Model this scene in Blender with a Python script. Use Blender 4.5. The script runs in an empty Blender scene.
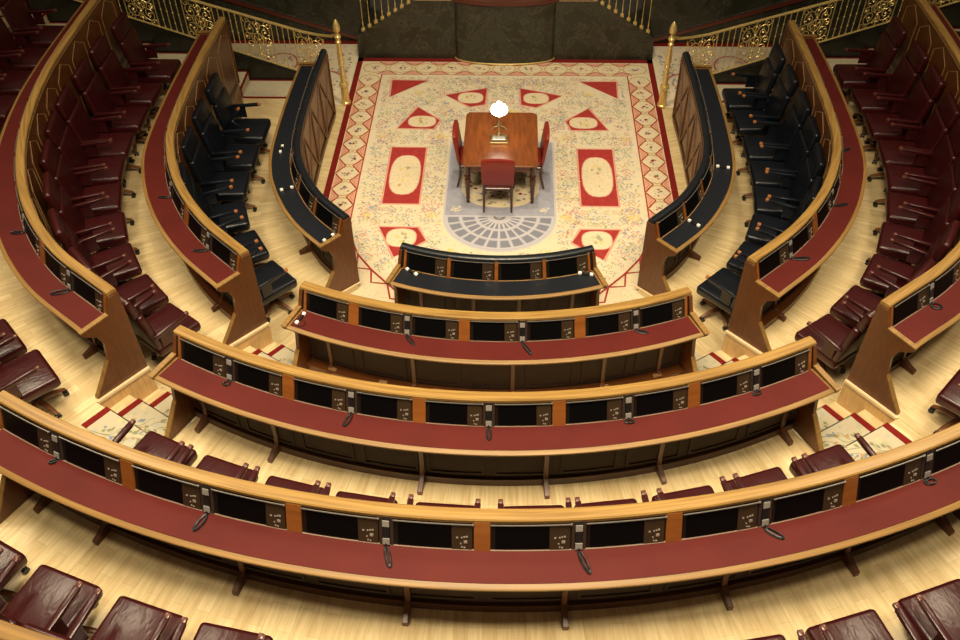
import bpy, bmesh, math, random
from mathutils import Vector, Matrix
from math import sin, cos, pi, atan2, sqrt, radians, hypot
random.seed(7)
SC = bpy.context.scene
COL = SC.collection

# ------------------------------------------------------------------ materials
def new_mat(name):
    m = bpy.data.materials.new(name); m.use_nodes = True
    nt = m.node_tree
    return m, nt, nt.nodes['Principled BSDF']

def set_in(b, k, v):
    if k in b.inputs: b.inputs[k].default_value = v

def plain(name, col, rough=.5, metal=0., coat=0., spec=.5, bump=0., bscale=60., var=0., vscale=6.):
    m, nt, b = new_mat(name)
    set_in(b, 'Base Color', (*col, 1)); set_in(b, 'Roughness', rough); set_in(b, 'Metallic', metal)
    set_in(b, 'Coat Weight', coat); set_in(b, 'Specular IOR Level', spec); set_in(b, 'Coat Roughness', .15)
    geo = nt.nodes.new('ShaderNodeTexCoord')
    if var:
        n = nt.nodes.new('ShaderNodeTexNoise'); n.inputs['Scale'].default_value = vscale; n.inputs['Detail'].default_value = 4
        nt.links.new(geo.outputs['Object'], n.inputs['Vector'])
        r = nt.nodes.new('ShaderNodeValToRGB')
        r.color_ramp.elements[0].position = .3; r.color_ramp.elements[1].position = .7
        r.color_ramp.elements[0].color = (*[c*(1-var) for c in col], 1)
        r.color_ramp.elements[1].color = (*[min(1, c*(1+var)) for c in col], 1)
        nt.links.new(n.outputs['Fac'], r.inputs['Fac']); nt.links.new(r.outputs['Color'], b.inputs['Base Color'])
    if bump:
        n = nt.nodes.new('ShaderNodeTexNoise'); n.inputs['Scale'].default_value = bscale; n.inputs['Detail'].default_value = 3
        nt.links.new(geo.outputs['Object'], n.inputs['Vector'])
        bp = nt.nodes.new('ShaderNodeBump'); bp.inputs['Strength'].default_value = bump; bp.inputs['Distance'].default_value = .01
        nt.links.new(n.outputs['Fac'], bp.inputs['Height']); nt.links.new(bp.outputs['Normal'], b.inputs['Normal'])
    return m

def polar_nodes(nt, cy):
    """angle*R and radius about the hall's centre, from the true surface position"""
    g = nt.nodes.new('ShaderNodeNewGeometry'); s = nt.nodes.new('ShaderNodeSeparateXYZ')
    nt.links.new(g.outputs['Position'], s.inputs[0])
    def M(op, a, b=None):
        n = nt.nodes.new('ShaderNodeMath'); n.operation = op
        for i, v in enumerate((a, b)):
            if v is None: continue
            if isinstance(v, (int, float)): n.inputs[i].default_value = v
            else: nt.links.new(v, n.inputs[i])
        return n.outputs[0]
    y = M('SUBTRACT', s.outputs['Y'], cy)
    ang = M('ARCTAN2', s.outputs['X'], M('MULTIPLY', y, -1))
    rad = M('SQRT', M('ADD', M('MULTIPLY', s.outputs['X'], s.outputs['X']), M('MULTIPLY', y, y)))
    return M, s, ang, rad

def wood(name, c1, c2, rough=.35, coat=.3, scale=1., polar=True):
    m, nt, b = new_mat(name)
    set_in(b, 'Roughness', rough); set_in(b, 'Coat Weight', coat); set_in(b, 'Coat Roughness', .2)
    cmb = nt.nodes.new('ShaderNodeCombineXYZ')
    if polar:
        M, s, ang, rad = polar_nodes(nt, .4)
        nt.links.new(M('MULTIPLY', ang, 9.*scale), cmb.inputs[0])
        nt.links.new(M('MULTIPLY', rad, 40.*scale), cmb.inputs[1])
        nt.links.new(M('MULTIPLY', s.outputs['Z'], 5.*scale), cmb.inputs[2])
    else:
        t = nt.nodes.new('ShaderNodeTexCoord'); mp = nt.nodes.new('ShaderNodeMapping')
        mp.inputs['Scale'].default_value = (30*scale, 4*scale, 30*scale)
        nt.links.new(t.outputs['Object'], mp.inputs[0]); cmb = mp
    n = nt.nodes.new('ShaderNodeTexNoise'); n.inputs['Scale'].default_value = 1.; n.inputs['Detail'].default_value = 5; n.inputs['Distortion'].default_value = .6
    nt.links.new(cmb.outputs[0], n.inputs['Vector'])
    r = nt.nodes.new('ShaderNodeValToRGB'); r.color_ramp.elements[0].position = .33; r.color_ramp.elements[1].position = .68
    r.color_ramp.elements[0].color = (*c1, 1); r.color_ramp.elements[1].color = (*c2, 1)
    nt.links.new(n.outputs['Fac'], r.inputs['Fac']); nt.links.new(r.outputs['Color'], b.inputs['Base Color'])
    return m

def parquet(name, c1, c2, c3):
    m, nt, b = new_mat(name)
    set_in(b, 'Roughness', .38); set_in(b, 'Coat Weight', .15); set_in(b, 'Coat Roughness', .25)
    M, s, ang, rad = polar_nodes(nt, .4)
    u = M('MULTIPLY', ang, 7.)
    cmb = nt.nodes.new('ShaderNodeCombineXYZ')
    nt.links.new(rad, cmb.inputs[0]); nt.links.new(u, cmb.inputs[1])
    br = nt.nodes.new('ShaderNodeTexBrick'); br.offset = .5; br.inputs['Scale'].default_value = 1.
    br.inputs['Brick Width'].default_value = .46; br.inputs['Row Height'].default_value = .095
    br.inputs['Mortar Size'].default_value = .0012; br.inputs['Mortar Smooth'].default_value = .3; br.inputs['Bias'].default_value = -.1
    br.inputs['Color1'].default_value = (*c1, 1); br.inputs['Color2'].default_value = (*c2, 1); br.inputs['Mortar'].default_value = (*c3, 1)
    nt.links.new(cmb.outputs[0], br.inputs['Vector'])
    c2n = nt.nodes.new('ShaderNodeCombineXYZ')
    nt.links.new(M('MULTIPLY', rad, 3.), c2n.inputs[0]); nt.links.new(M('MULTIPLY', u, 30.), c2n.inputs[1])
    n = nt.nodes.new('ShaderNodeTexNoise'); n.inputs['Scale'].default_value = 1.; n.inputs['Detail'].default_value = 4
    nt.links.new(c2n.outputs[0], n.inputs['Vector'])
    r = nt.nodes.new('ShaderNodeValToRGB'); r.color_ramp.elements[0].color = (.78, .74, .66, 1); r.color_ramp.elements[1].color = (1, 1, 1, 1)
    r.color_ramp.elements[0].position = .3; r.color_ramp.elements[1].position = .65
    nt.links.new(n.outputs['Fac'], r.inputs['Fac'])
    mx = nt.nodes.new('ShaderNodeMixRGB'); mx.blend_type = 'MULTIPLY'; mx.inputs[0].default_value = 1.
    nt.links.new(br.outputs['Color'], mx.inputs[1]); nt.links.new(r.outputs['Color'], mx.inputs[2])
    nt.links.new(mx.outputs[0], b.inputs['Base Color'])
    return m

def floral(name, base, scale=16., amt=.55):
    """cream wool with small coloured flower specks"""
    m, nt, b = new_mat(name)
    set_in(b, 'Roughness', .95); set_in(b, 'Specular IOR Level', .1)
    g = nt.nodes.new('ShaderNodeNewGeometry')
    v = nt.nodes.new('ShaderNodeTexVoronoi'); v.inputs['Scale'].default_value = scale
    nt.links.new(g.outputs['Position'], v.inputs['Vector'])
    hs = nt.nodes.new('ShaderNodeSeparateColor'); nt.links.new(v.outputs['Color'], hs.inputs[0])
    r = nt.nodes.new('ShaderNodeValToRGB'); r.color_ramp.interpolation = 'CONSTANT'
    e = r.color_ramp.elements
    e[0].position = 0; e[0].color = (.30, .34, .18, 1); e[1].position = .3; e[1].color = (.62, .30, .24, 1)
    for p, c in ((.5, (.28, .33, .42, 1)), (.68, (.72, .55, .2, 1)), (.84, (.45, .42, .3, 1))):
        k = e.new(p); k.color = c
    nt.links.new(hs.outputs[0], r.inputs['Fac'])
    lt = nt.nodes.new('ShaderNodeMath'); lt.operation = 'LESS_THAN'; lt.inputs[1].default_value = .33
    nt.links.new(v.outputs['Distance'], lt.inputs[0])
    ml = nt.nodes.new('ShaderNodeMath'); ml.operation = 'MULTIPLY'; ml.inputs[1].default_value = amt
    nt.links.new(lt.outputs[0], ml.inputs[0])
    n = nt.nodes.new('ShaderNodeTexNoise'); n.inputs['Scale'].default_value = 5.; n.inputs['Detail'].default_value = 6
    nt.links.new(g.outputs['Position'], n.inputs['Vector'])
    r2 = nt.nodes.new('ShaderNodeValToRGB'); r2.color_ramp.elements[0].position = .35; r2.color_ramp.elements[1].position = .65
    r2.color_ramp.elements[0].color = (*[c*.95 for c in base], 1); r2.color_ramp.elements[1].color = (*base, 1)
    nt.links.new(n.outputs['Fac'], r2.inputs['Fac'])
    mx = nt.nodes.new('ShaderNodeMixRGB'); nt.links.new(ml.outputs[0], mx.inputs[0])
    nt.links.new(r2.outputs['Color'], mx.inputs[1]); nt.links.new(r.outputs['Color'], mx.inputs[2])
    nt.links.new(mx.outputs[0], b.inputs['Base Color'])
    return m

def marble(name, k_=1.):
    m, nt, b = new_mat(name)
    set_in(b, 'Roughness', .3)
    g = nt.nodes.new('ShaderNodeNewGeometry')
    n = nt.nodes.new('ShaderNodeTexNoise'); n.inputs['Scale'].default_value = 2.4; n.inputs['Detail'].default_value = 12; n.inputs['Roughness'].default_value = .68; n.inputs['Distortion'].default_value = .5
    nt.links.new(g.outputs['Position'], n.inputs['Vector'])
    r = nt.nodes.new('ShaderNodeValToRGB'); e = r.color_ramp.elements
    e[0].position = .32; e[0].color = (.014*k_, .017*k_, .011*k_, 1); e[1].position = .62; e[1].color = (.036*k_, .038*k_, .027*k_, 1)
    k = e.new(.49); k.color = (.026*k_, .025*k_, .015*k_, 1); k = e.new(.505); k.color = (.075*k_, .07*k_, .05*k_, 1); k = e.new(.52); k.color = (.026*k_, .025*k_, .015*k_, 1)
    nt.links.new(n.outputs['Fac'], r.inputs['Fac']); nt.links.new(r.outputs['Color'], b.inputs['Base Color'])
    return m

def leather(name, col, rough=.32, wr=.35, wscale=9.):
    m, nt, b = new_mat(name)
    set_in(b, 'Base Color', (*col, 1)); set_in(b, 'Roughness', rough)
    t = nt.nodes.new('ShaderNodeTexCoord'); mp = nt.nodes.new('ShaderNodeMapping'); mp.inputs['Scale'].default_value = (1.6, .7, 1)
    oi = nt.nodes.new('ShaderNodeObjectInfo'); va = nt.nodes.new('ShaderNodeVectorMath'); va.operation = 'ADD'
    nt.links.new(t.outputs['Object'], va.inputs[0]); nt.links.new(oi.outputs['Random'], va.inputs[1])
    nt.links.new(va.outputs[0], mp.inputs[0])
    n = nt.nodes.new('ShaderNodeTexNoise'); n.inputs['Scale'].default_value = wscale; n.inputs['Detail'].default_value = 2; n.inputs['Distortion'].default_value = .8
    nt.links.new(mp.outputs[0], n.inputs['Vector'])
    bp = nt.nodes.new('ShaderNodeBump'); bp.inputs['Strength'].default_value = wr; bp.inputs['Distance'].default_value = .02
    nt.links.new(n.outputs['Fac'], bp.inputs['Height']); nt.links.new(bp.outputs['Normal'], b.inputs['Normal'])
    return m

def emit(name, col, k):
    m, nt, b = new_mat(name)
    set_in(b, 'Base Color', (*col, 1)); set_in(b, 'Emission Color', (*col, 1)); set_in(b, 'Emission Strength', k)
    return m

M_ = {}
M_['oak'] = wood('golden_oak', (.20, .105, .022), (.37, .218, .058), .42, .06)
M_['brown'] = wood('brown_wood', (.082, .024, .005), (.125, .038, .008), .36, .18)
M_['edge'] = wood('desk_edge_wood', (.19, .100, .024), (.29, .158, .040), .5, 0.)
M_['divider'] = wood('orange_wood', (.20, .062, .011), (.27, .09, .018), .35, .3)
M_['kick_shaded'] = wood('shaded_kick_wood', (.050, .016, .005), (.075, .025, .008), .4, .2)  # base wood with the under-desk shade put into its colour
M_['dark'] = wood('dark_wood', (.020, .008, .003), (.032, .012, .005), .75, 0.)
M_['table'] = wood('polished_table_wood', (.13, .034, .007), (.22, .062, .012), .28, .3, .8, polar=False)
M_['tleg'] = plain('dark_mahogany', (.05, .012, .006), .3, coat=.4)
M_['cwood'] = plain('chair_wood', (.13, .045, .016), .35, coat=.3, var=.2)
M_['tip'] = plain('armrest_wood', (.36, .13, .04), .35, coat=.3, var=.2, vscale=25)
M_['floor'] = parquet('pale_parquet', (.64, .485, .255), (.77, .62, .355), (.42, .30, .15))
M_['tip2'] = plain('brown_armrest_wood', (.10, .028, .018), .35, coat=.2)
M_['riser'] = wood('pale_riser_wood', (.50, .30, .11), (.62, .40, .17), .4, .2)
M_['nosing'] = plain('pale_nosing_wood', (.74, .56, .32), .4, var=.08)
M_['red_leather'] = leather('burgundy_leather', (.036, .0036, .0042), .32, .22)
M_['black_leather'] = leather('blue_black_leather', (.0045, .0065, .011), .34, .22)
M_['pad_leather'] = leather('black_padded_leather', (.007, .009, .013), .33, .15, 5)
M_['top_red'] = plain('red_desk_leather', (.085, .0085, .0058), .6, spec=.22, bump=.08, bscale=200, var=.12, vscale=2)
M_['top_black'] = plain('black_desk_leather', (.006, .008, .013), .45, bump=.08, bscale=200)
M_['screen'] = plain('black_screen', (.002, .002, .0022), .5, spec=.08)
M_['bezel'] = plain('dark_bezel', (.010, .006, .004), .5, spec=.2)
M_['bronze'] = plain('bronze_plate', (.040, .023, .011), .5, metal=.1, spec=.3)
M_['silver'] = plain('silver', (.62, .58, .5), .3, metal=.7)
M_['strip'] = plain('dull_strip', (.20, .13, .09), .45)
M_['bar'] = plain('brushed_bar', (.16, .145, .13), .4, metal=.4)
M_['grey'] = plain('grey_plastic', (.24, .22, .20), .5)
M_['white'] = plain('white_plastic', (.85, .83, .78), .4)
M_['black'] = plain('black_plastic', (.008, .008, .009), .4)
M_['cable'] = plain('black_cable', (.008, .008, .009), .45)
M_['gold'] = plain('polished_brass', (.78, .58, .22), .32, metal=.6, var=.15, vscale=20)
M_['inlay'] = plain('gold_inlay', (.30, .17, .065), .45)
M_['molding'] = wood('molding_wood', (.060, .024, .009), (.10, .040, .014), .4, .15)
M_['panelwood'] = wood('panel_wood', (.15, .075, .026), (.21, .11, .042), .4, .2)
M_['marble'] = marble('dark_green_marble')
M_['marble2'] = marble('black_green_marble', .33)
M_['cream'] = floral('cream_floral_wool', (.66, .57, .40), 9., .22)
M_['cream2'] = floral('pale_floral_wool', (.50, .44, .31), 9., .3)
M_['medal'] = floral('medallion_wool', (.68, .57, .38), 20., .35)
M_['cred'] = plain('carpet_red', (.33, .036, .032), .95, spec=.1, var=.12, vscale=12)
M_['cdred'] = plain('carpet_dark_red', (.17, .012, .010), .95, spec=.1, var=.12, vscale=12)
M_['cpink'] = plain('carpet_pink', (.62, .30, .22), .95, spec=.1)
M_['cgold'] = plain('carpet_olive_gold', (.42, .27, .07), .95, spec=.1)
M_['cyel'] = plain('carpet_yellow', (.72, .53, .16), .95, spec=.1)
M_['cgrey'] = plain('carpet_grey', (.31, .31, .365), .95, spec=.1, var=.1, vscale=10)
M_['cgreyd'] = plain('carpet_dark_grey', (.20, .205, .25), .95, spec=.1)
M_['cgreyl'] = plain('carpet_light_grey', (.47, .45, .48), .95, spec=.1)
M_['leafg'] = plain('carpet_green', (.22, .23, .13), .95, spec=.1)
M_['leafb'] = plain('carpet_blue', (.20, .24, .34), .95, spec=.1)
M_['leaft'] = plain('carpet_tan', (.40, .26, .12), .95, spec=.1)
M_['leafp'] = plain('carpet_rose', (.48, .14, .13), .95, spec=.1)
M_['chairred'] = leather('bright_red_leather', (.20, .016, .010), .33, .1)
M_['lampb'] = plain('aged_bronze', (.30, .22, .10), .35, metal=.6)
M_['cream3'] = floral('passage_floral_wool', (.70, .60, .44), 9., .35)
for nm, c in (('ctan', (.46, .33, .18)), ('crose', (.54, .28, .21)), ('cgreen', (.34, .34, .21)), ('cblue', (.27, .30, .38)), ('cstraw', (.64, .50, .20))): M_[nm] = plain('wool_'+nm[1:], c, .95, spec=.1)
M_['globe'] = emit('lamp_glass', (1, .9, .72), 22.)
M_['wallwood'] = plain('red_brown_rail_wood', (.10, .022, .012), .3, coat=.4)
M_['plaster'] = plain('cream_ceiling', (.7, .62, .5), .8)

# ------------------------------------------------------------------ mesh builder
class MB:
    def __init__(self, mats=None):
        self.bm = bmesh.new(); self.mi = 0; self.mats = mats or []
    def face(self, vs):
        try:
            f = self.bm.faces.new(vs); f.material_index = self.mi; return f
        except ValueError: return None
    def use(self, m):
        if m not in self.mats: self.mats.append(m)
        self.mi = self.mats.index(m)
    def grid_sweep(self, rings, closed_ring=True, caps=True):
        V = [[self.bm.verts.new(p) for p in r] for r in rings]
        n = len(V[0])
        for a, b in zip(V, V[1:]):
            for j in range(n if closed_ring else n-1):
                k = (j+1) % n
                self.face([a[j], a[k], b[k], b[j]])
        if caps and closed_ring:
            self.face(list(reversed(V[0]))); self.face(V[-1])
    def sweep(self, path, s0, s1, prof, step=.12):
        n = max(1, int(math.ceil((s1-s0)/step)))
        rings = []
        for i in range(n+1):
            s = s0+(s1-s0)*i/n
            rings.append([path.pt(s, o, z) for o, z in prof])
        self.grid_sweep(rings)
    def prism(self, poly, fn, t0, t1):
        """poly of 2-D points mapped by fn(a, b, t)"""
        self.grid_sweep([[fn(a, b, t0) for a, b in poly], [fn(a, b, t1) for a, b in poly]])
    def box(self, c, s, rot=None, bevel=0, seg=2):
        before = set(self.bm.verts)
        r = bmesh.ops.create_cube(self.bm, size=1.)
        vs = r['verts']
        for v in vs: v.co = Vector((v.co.x*s[0], v.co.y*s[1], v.co.z*s[2]))
        if bevel:
            es = list({e for v in vs for e in v.link_edges})
            bmesh.ops.bevel(self.bm, geom=es, offset=bevel, segments=seg, profile=.5, affect='EDGES')
        nv = [v for v in self.bm.verts if v not in before]
        for v in nv:
            co = v.co
            if rot is not None: co = rot @ co
            v.co = co+Vector(c)
        for f in {f for v in nv for f in v.link_faces}: f.material_index = self.mi
    def tube(self, pts, r, n=8, closed=False):
        pts = [Vector(p) for p in pts]
        rings = []; up = Vector((0, 0, 1)); prev = None
        N = len(pts)
        for i, p in enumerate(pts):
            if closed: t = pts[(i+1) % N]-pts[(i-1) % N]
            else: t = pts[min(i+1, N-1)]-pts[max(i-1, 0)]
            if t.length < 1e-9: t = Vector((0, 0, 1))
            t.normalize()
            if prev is None:
                a = t.cross(up)
                if a.length < 1e-3: a = t.cross(Vector((1, 0, 0)))
            else: a = prev-t*prev.dot(t)
            if a.length < 1e-6: a = t.orthogonal()
            a.normalize(); prev = a; b = t.cross(a)
            rr = r[i] if isinstance(r, (list, tuple)) else r
            rings.append([p+a*(rr*cos(2*pi*k/n))+b*(rr*sin(2*pi*k/n)) for k in range(n)])
        if closed: rings.append(rings[0])
        self.grid_sweep(rings, True, not closed)
    def lathe(self, c, prof, n=16):
        c = Vector(c)
        rings = [[c+Vector((r*cos(2*pi*k/n), r*sin(2*pi*k/n), z)) for k in range(n)] for r, z in prof]
        self.grid_sweep(rings)
    def flat(self, poly, z):
        self.face([self.bm.verts.new((x, y, z)) for x, y in poly])
    def ribbon(self, pts, w, z, closed=False):
        N = len(pts); L = []; Rr = []
        for i, p in enumerate(pts):
            a = pts[(i-1) % N] if closed or i > 0 else p
            b = pts[(i+1) % N] if closed or i < N-1 else p
            tx, ty = b[0]-a[0], b[1]-a[1]; l = hypot(tx, ty) or 1
            nx, ny = -ty/l*w/2, tx/l*w/2
            L.append(self.bm.verts.new((p[0]+nx, p[1]+ny, z))); Rr.append(self.bm.verts.new((p[0]-nx, p[1]-ny, z)))
        for i in range(N if closed else N-1):
            j = (i+1) % N; self.face([L[i], L[j], Rr[j], Rr[i]])
    def build(self, name, mat=None, parent=None, smooth=True, recalc=True, bevel=0):
        if recalc: bmesh.ops.remove_doubles(self.bm, verts=self.bm.verts, dist=1e-6) if False else None
        if recalc: bmesh.ops.recalc_face_normals(self.bm, faces=self.bm.faces)
        else:
            for f in self.bm.faces:
                if f.normal.z < 0: f.normal_flip()
        me = bpy.data.meshes.new(name)
        if parent is not None:
            inv = root_matrix(parent).inverted(); self.bm.transform(inv)
        self.bm.to_mesh(me); self.bm.free()
        if mat is not None: me.materials.append(mat)
        for m in self.mats: me.materials.append(M_[m])
        o = bpy.data.objects.new(name, me); COL.objects.link(o)
        if parent is not None: o.parent = parent
        if smooth:
            for p in me.polygons: p.use_smooth = True
            try: me.set_sharp_from_angle(angle=radians(35))
            except Exception: pass
        if bevel:
            md = o.modifiers.new('Bevel', 'BEVEL'); md.width = bevel; md.segments = 2; md.limit_method = 'ANGLE'; md.angle_limit = radians(40)
        return o

def root_matrix(o):
    m = Matrix.LocRotScale(o.location, o.rotation_euler, None)
    return root_matrix(o.parent) @ m if o.parent else m

def tag(o, label=None, cat=None, group=None, kind=None):
    if label: o['label'] = label
    if cat: o['category'] = cat
    if group: o['group'] = group
    if kind: o['kind'] = kind
    return o

def empty(name, loc, rz=0, **k):
    o = bpy.data.objects.new(name, None); COL.objects.link(o)
    o.location = loc; o.rotation_euler = (0, 0, rz); o.empty_display_size = .1
    return tag(o, **k)

def copy_tree(o, parent=None, skip=()):
    c = o.copy(); COL.objects.link(c); c.parent = parent
    for ch in KIDS.get(o.name, []):
        if ch.name in skip: continue
        cc = ch.copy(); COL.objects.link(cc); cc.parent = c
        for g in KIDS.get(ch.name, []):
            d = g.copy(); COL.objects.link(d); d.parent = cc
    return c
KIDS = {}

# ------------------------------------------------------------------ plan of the hall
T = [.72, 1.263, 1.842, 2.474, 3.14]       # desktop heights
F = [-.21, .333, .912, 1.544, 2.20]        # floor heights
Z0 = -.318                                 # level of the great carpet
H = .293; B = .085; W = .094; DD = .293
RR = [3.51, 5.588, 6.716, 8.667, 10.40]; CY = [.28, .766, .24, .5, .5]
PP = [.6204, .6487, .661, .7329, .72]

class Arc:
    def __init__(s, R, cy): s.R = R; s.cy = cy
    def pt(s, t, o, z):
        a = t/s.R; r = s.R+o
        return Vector((r*sin(a), s.cy-r*cos(a), z))
    def frame(s, t):
        a = t/s.R
        return Vector((cos(a), sin(a), 0)), Vector((sin(a), -cos(a), 0))

def catmull(P, n=14):
    out = []
    Q = [tuple(2*a-b for a, b in zip(P[0], P[1]))]+P+[tuple(2*a-b for a, b in zip(P[-1], P[-2]))]
    for i in range(1, len(Q)-2):
        p0, p1, p2, p3 = Q[i-1:i+3]
        for k in range(n):
            t = k/n
            out.append(tuple(.5*((2*b)+(-a+c)*t+(2*a-5*b+4*c-d)*t*t+(-a+3*b-3*c+d)*t**3) for a, b, c, d in zip(p0, p1, p2, p3)))
    out.append(P[-1]); return out

class Poly:
    def __init__(s, pts, off=0.):
        s.p = [Vector((x, y)) for x, y in pts]
        if off:
            q = []
            for i, p in enumerate(s.p):
                t = (s.p[min(i+1, len(s.p)-1)]-s.p[max(i-1, 0)]).normalized()
                q.append(p+Vector((t.y, -t.x))*off)
            s.p = q
        s.c = [0.]
        for a, b in zip(s.p, s.p[1:]): s.c.append(s.c[-1]+(b-a).length)
        s.L = s.c[-1]
        s.t = []
        for i in range(len(s.p)):
            s.t.append((s.p[min(i+1, len(s.p)-1)]-s.p[max(i-1, 0)]).normalized())
    def loc(s, t):
        if t <= 0: return s.p[0]+s.t[0]*t, s.t[0]
        if t >= s.L: return s.p[-1]+s.t[-1]*(t-s.L), s.t[-1]
        import bisect
        i = bisect.bisect_right(s.c, t)-1; i = min(i, len(s.p)-2)
        f = (t-s.c[i])/(s.c[i+1]-s.c[i])
        return s.p[i].lerp(s.p[i+1], f), s.t[i].lerp(s.t[i+1], f).normalized()
    def pt(s, t, o, z):
        p, tt = s.loc(t)
        return Vector((p.x+tt.y*o, p.y-tt.x*o, z))
    def frame(s, t):
        p, tt = s.loc(t)
        return Vector((tt.x, tt.y, 0)), Vector((tt.y, -tt.x, 0))

# near edges of the top rails of the side blocks (right side, podium end first)
NS = [[(3.10, 2.15), (3.125, 1.1), (3.10, -.2), (3.00, -.87), (2.78, -1.42), (2.50, -1.88), (2.09, -2.32)],
      [(4.73, 2.2), (4.75, .6), (4.68, -.95), (4.48, -1.75), (4.15, -2.45), (3.68, -3.1), (3.05, -3.71)],
      [(6.50, 2.2), (6.50, .4), (6.40, -.95), (6.10, -2.3), (5.60, -3.45), (4.93, -4.33), (4.06, -5.03)],
      [(8.20, 2.2), (8.18, 0.), (7.95, -2.0), (7.35, -3.6), (6.45, -5.0), (5.25, -6.3)]]
SIDE = {}
for k, q in enumerate(NS):
    c = catmull(q)
    SIDE['R', k] = Poly(list(reversed(c)), B)
    SIDE['L', k] = Poly([(-x, y) for x, y in c], B)
CEN = [Arc(RR[k], CY[k]) for k in range(5)]

# ------------------------------------------------------------------ desks
SL = Vector((-B, H-.03)); SLn = SL.normalized(); NN = Vector((SLn.y, -SLn.x))
def pnl(t0, t1, e0, e1):
    """four profile points on the tilted screen board: heights t (m up the slope), stand-off e"""
    return [(SLn.x*t+NN.x*e, SLn.y*t+NN.y*e) for t, e in ((t0, e0), (t1, e0), (t1, e1), (t0, e1))]
def zz(prof, z): return [(o, y+z) for o, y in prof]
SLEN = SL.length

def path_point(path, s, t, e, z):
    o = SLn.x*t+NN.x*e; y = SLn.y*t+NN.y*e
    return path.pt(s, o, z+y)

def front_bar(mb, path, pts, o, w=.018, d=.012):
    """raised strips on the front face; pts in (s, z)"""
    for (s0, z0), (s1, z1) in zip(pts, pts[1:]):
        n = max(1, int(abs(s1-s0)/.15))
        for i in range(n):
            a = (s0+(s1-s0)*i/n, z0+(z1-z0)*i/n); b = (s0+(s1-s0)*(i+1)/n, z0+(z1-z0)*(i+1)/n)
            l = hypot(b[0]-a[0], b[1]-a[1]) or 1
            ns, nz = -(b[1]-a[1])/l*w/2, (b[0]-a[0])/l*w/2
            R = []
            for (s, z) in (a, b):
                R.append([path.pt(s+ns, o, z+nz), path.pt(s-ns, o, z-nz), path.pt(s-ns, o-d, z-nz), path.pt(s+ns, o-d, z+nz)])
            mb.grid_sweep(R)

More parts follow.
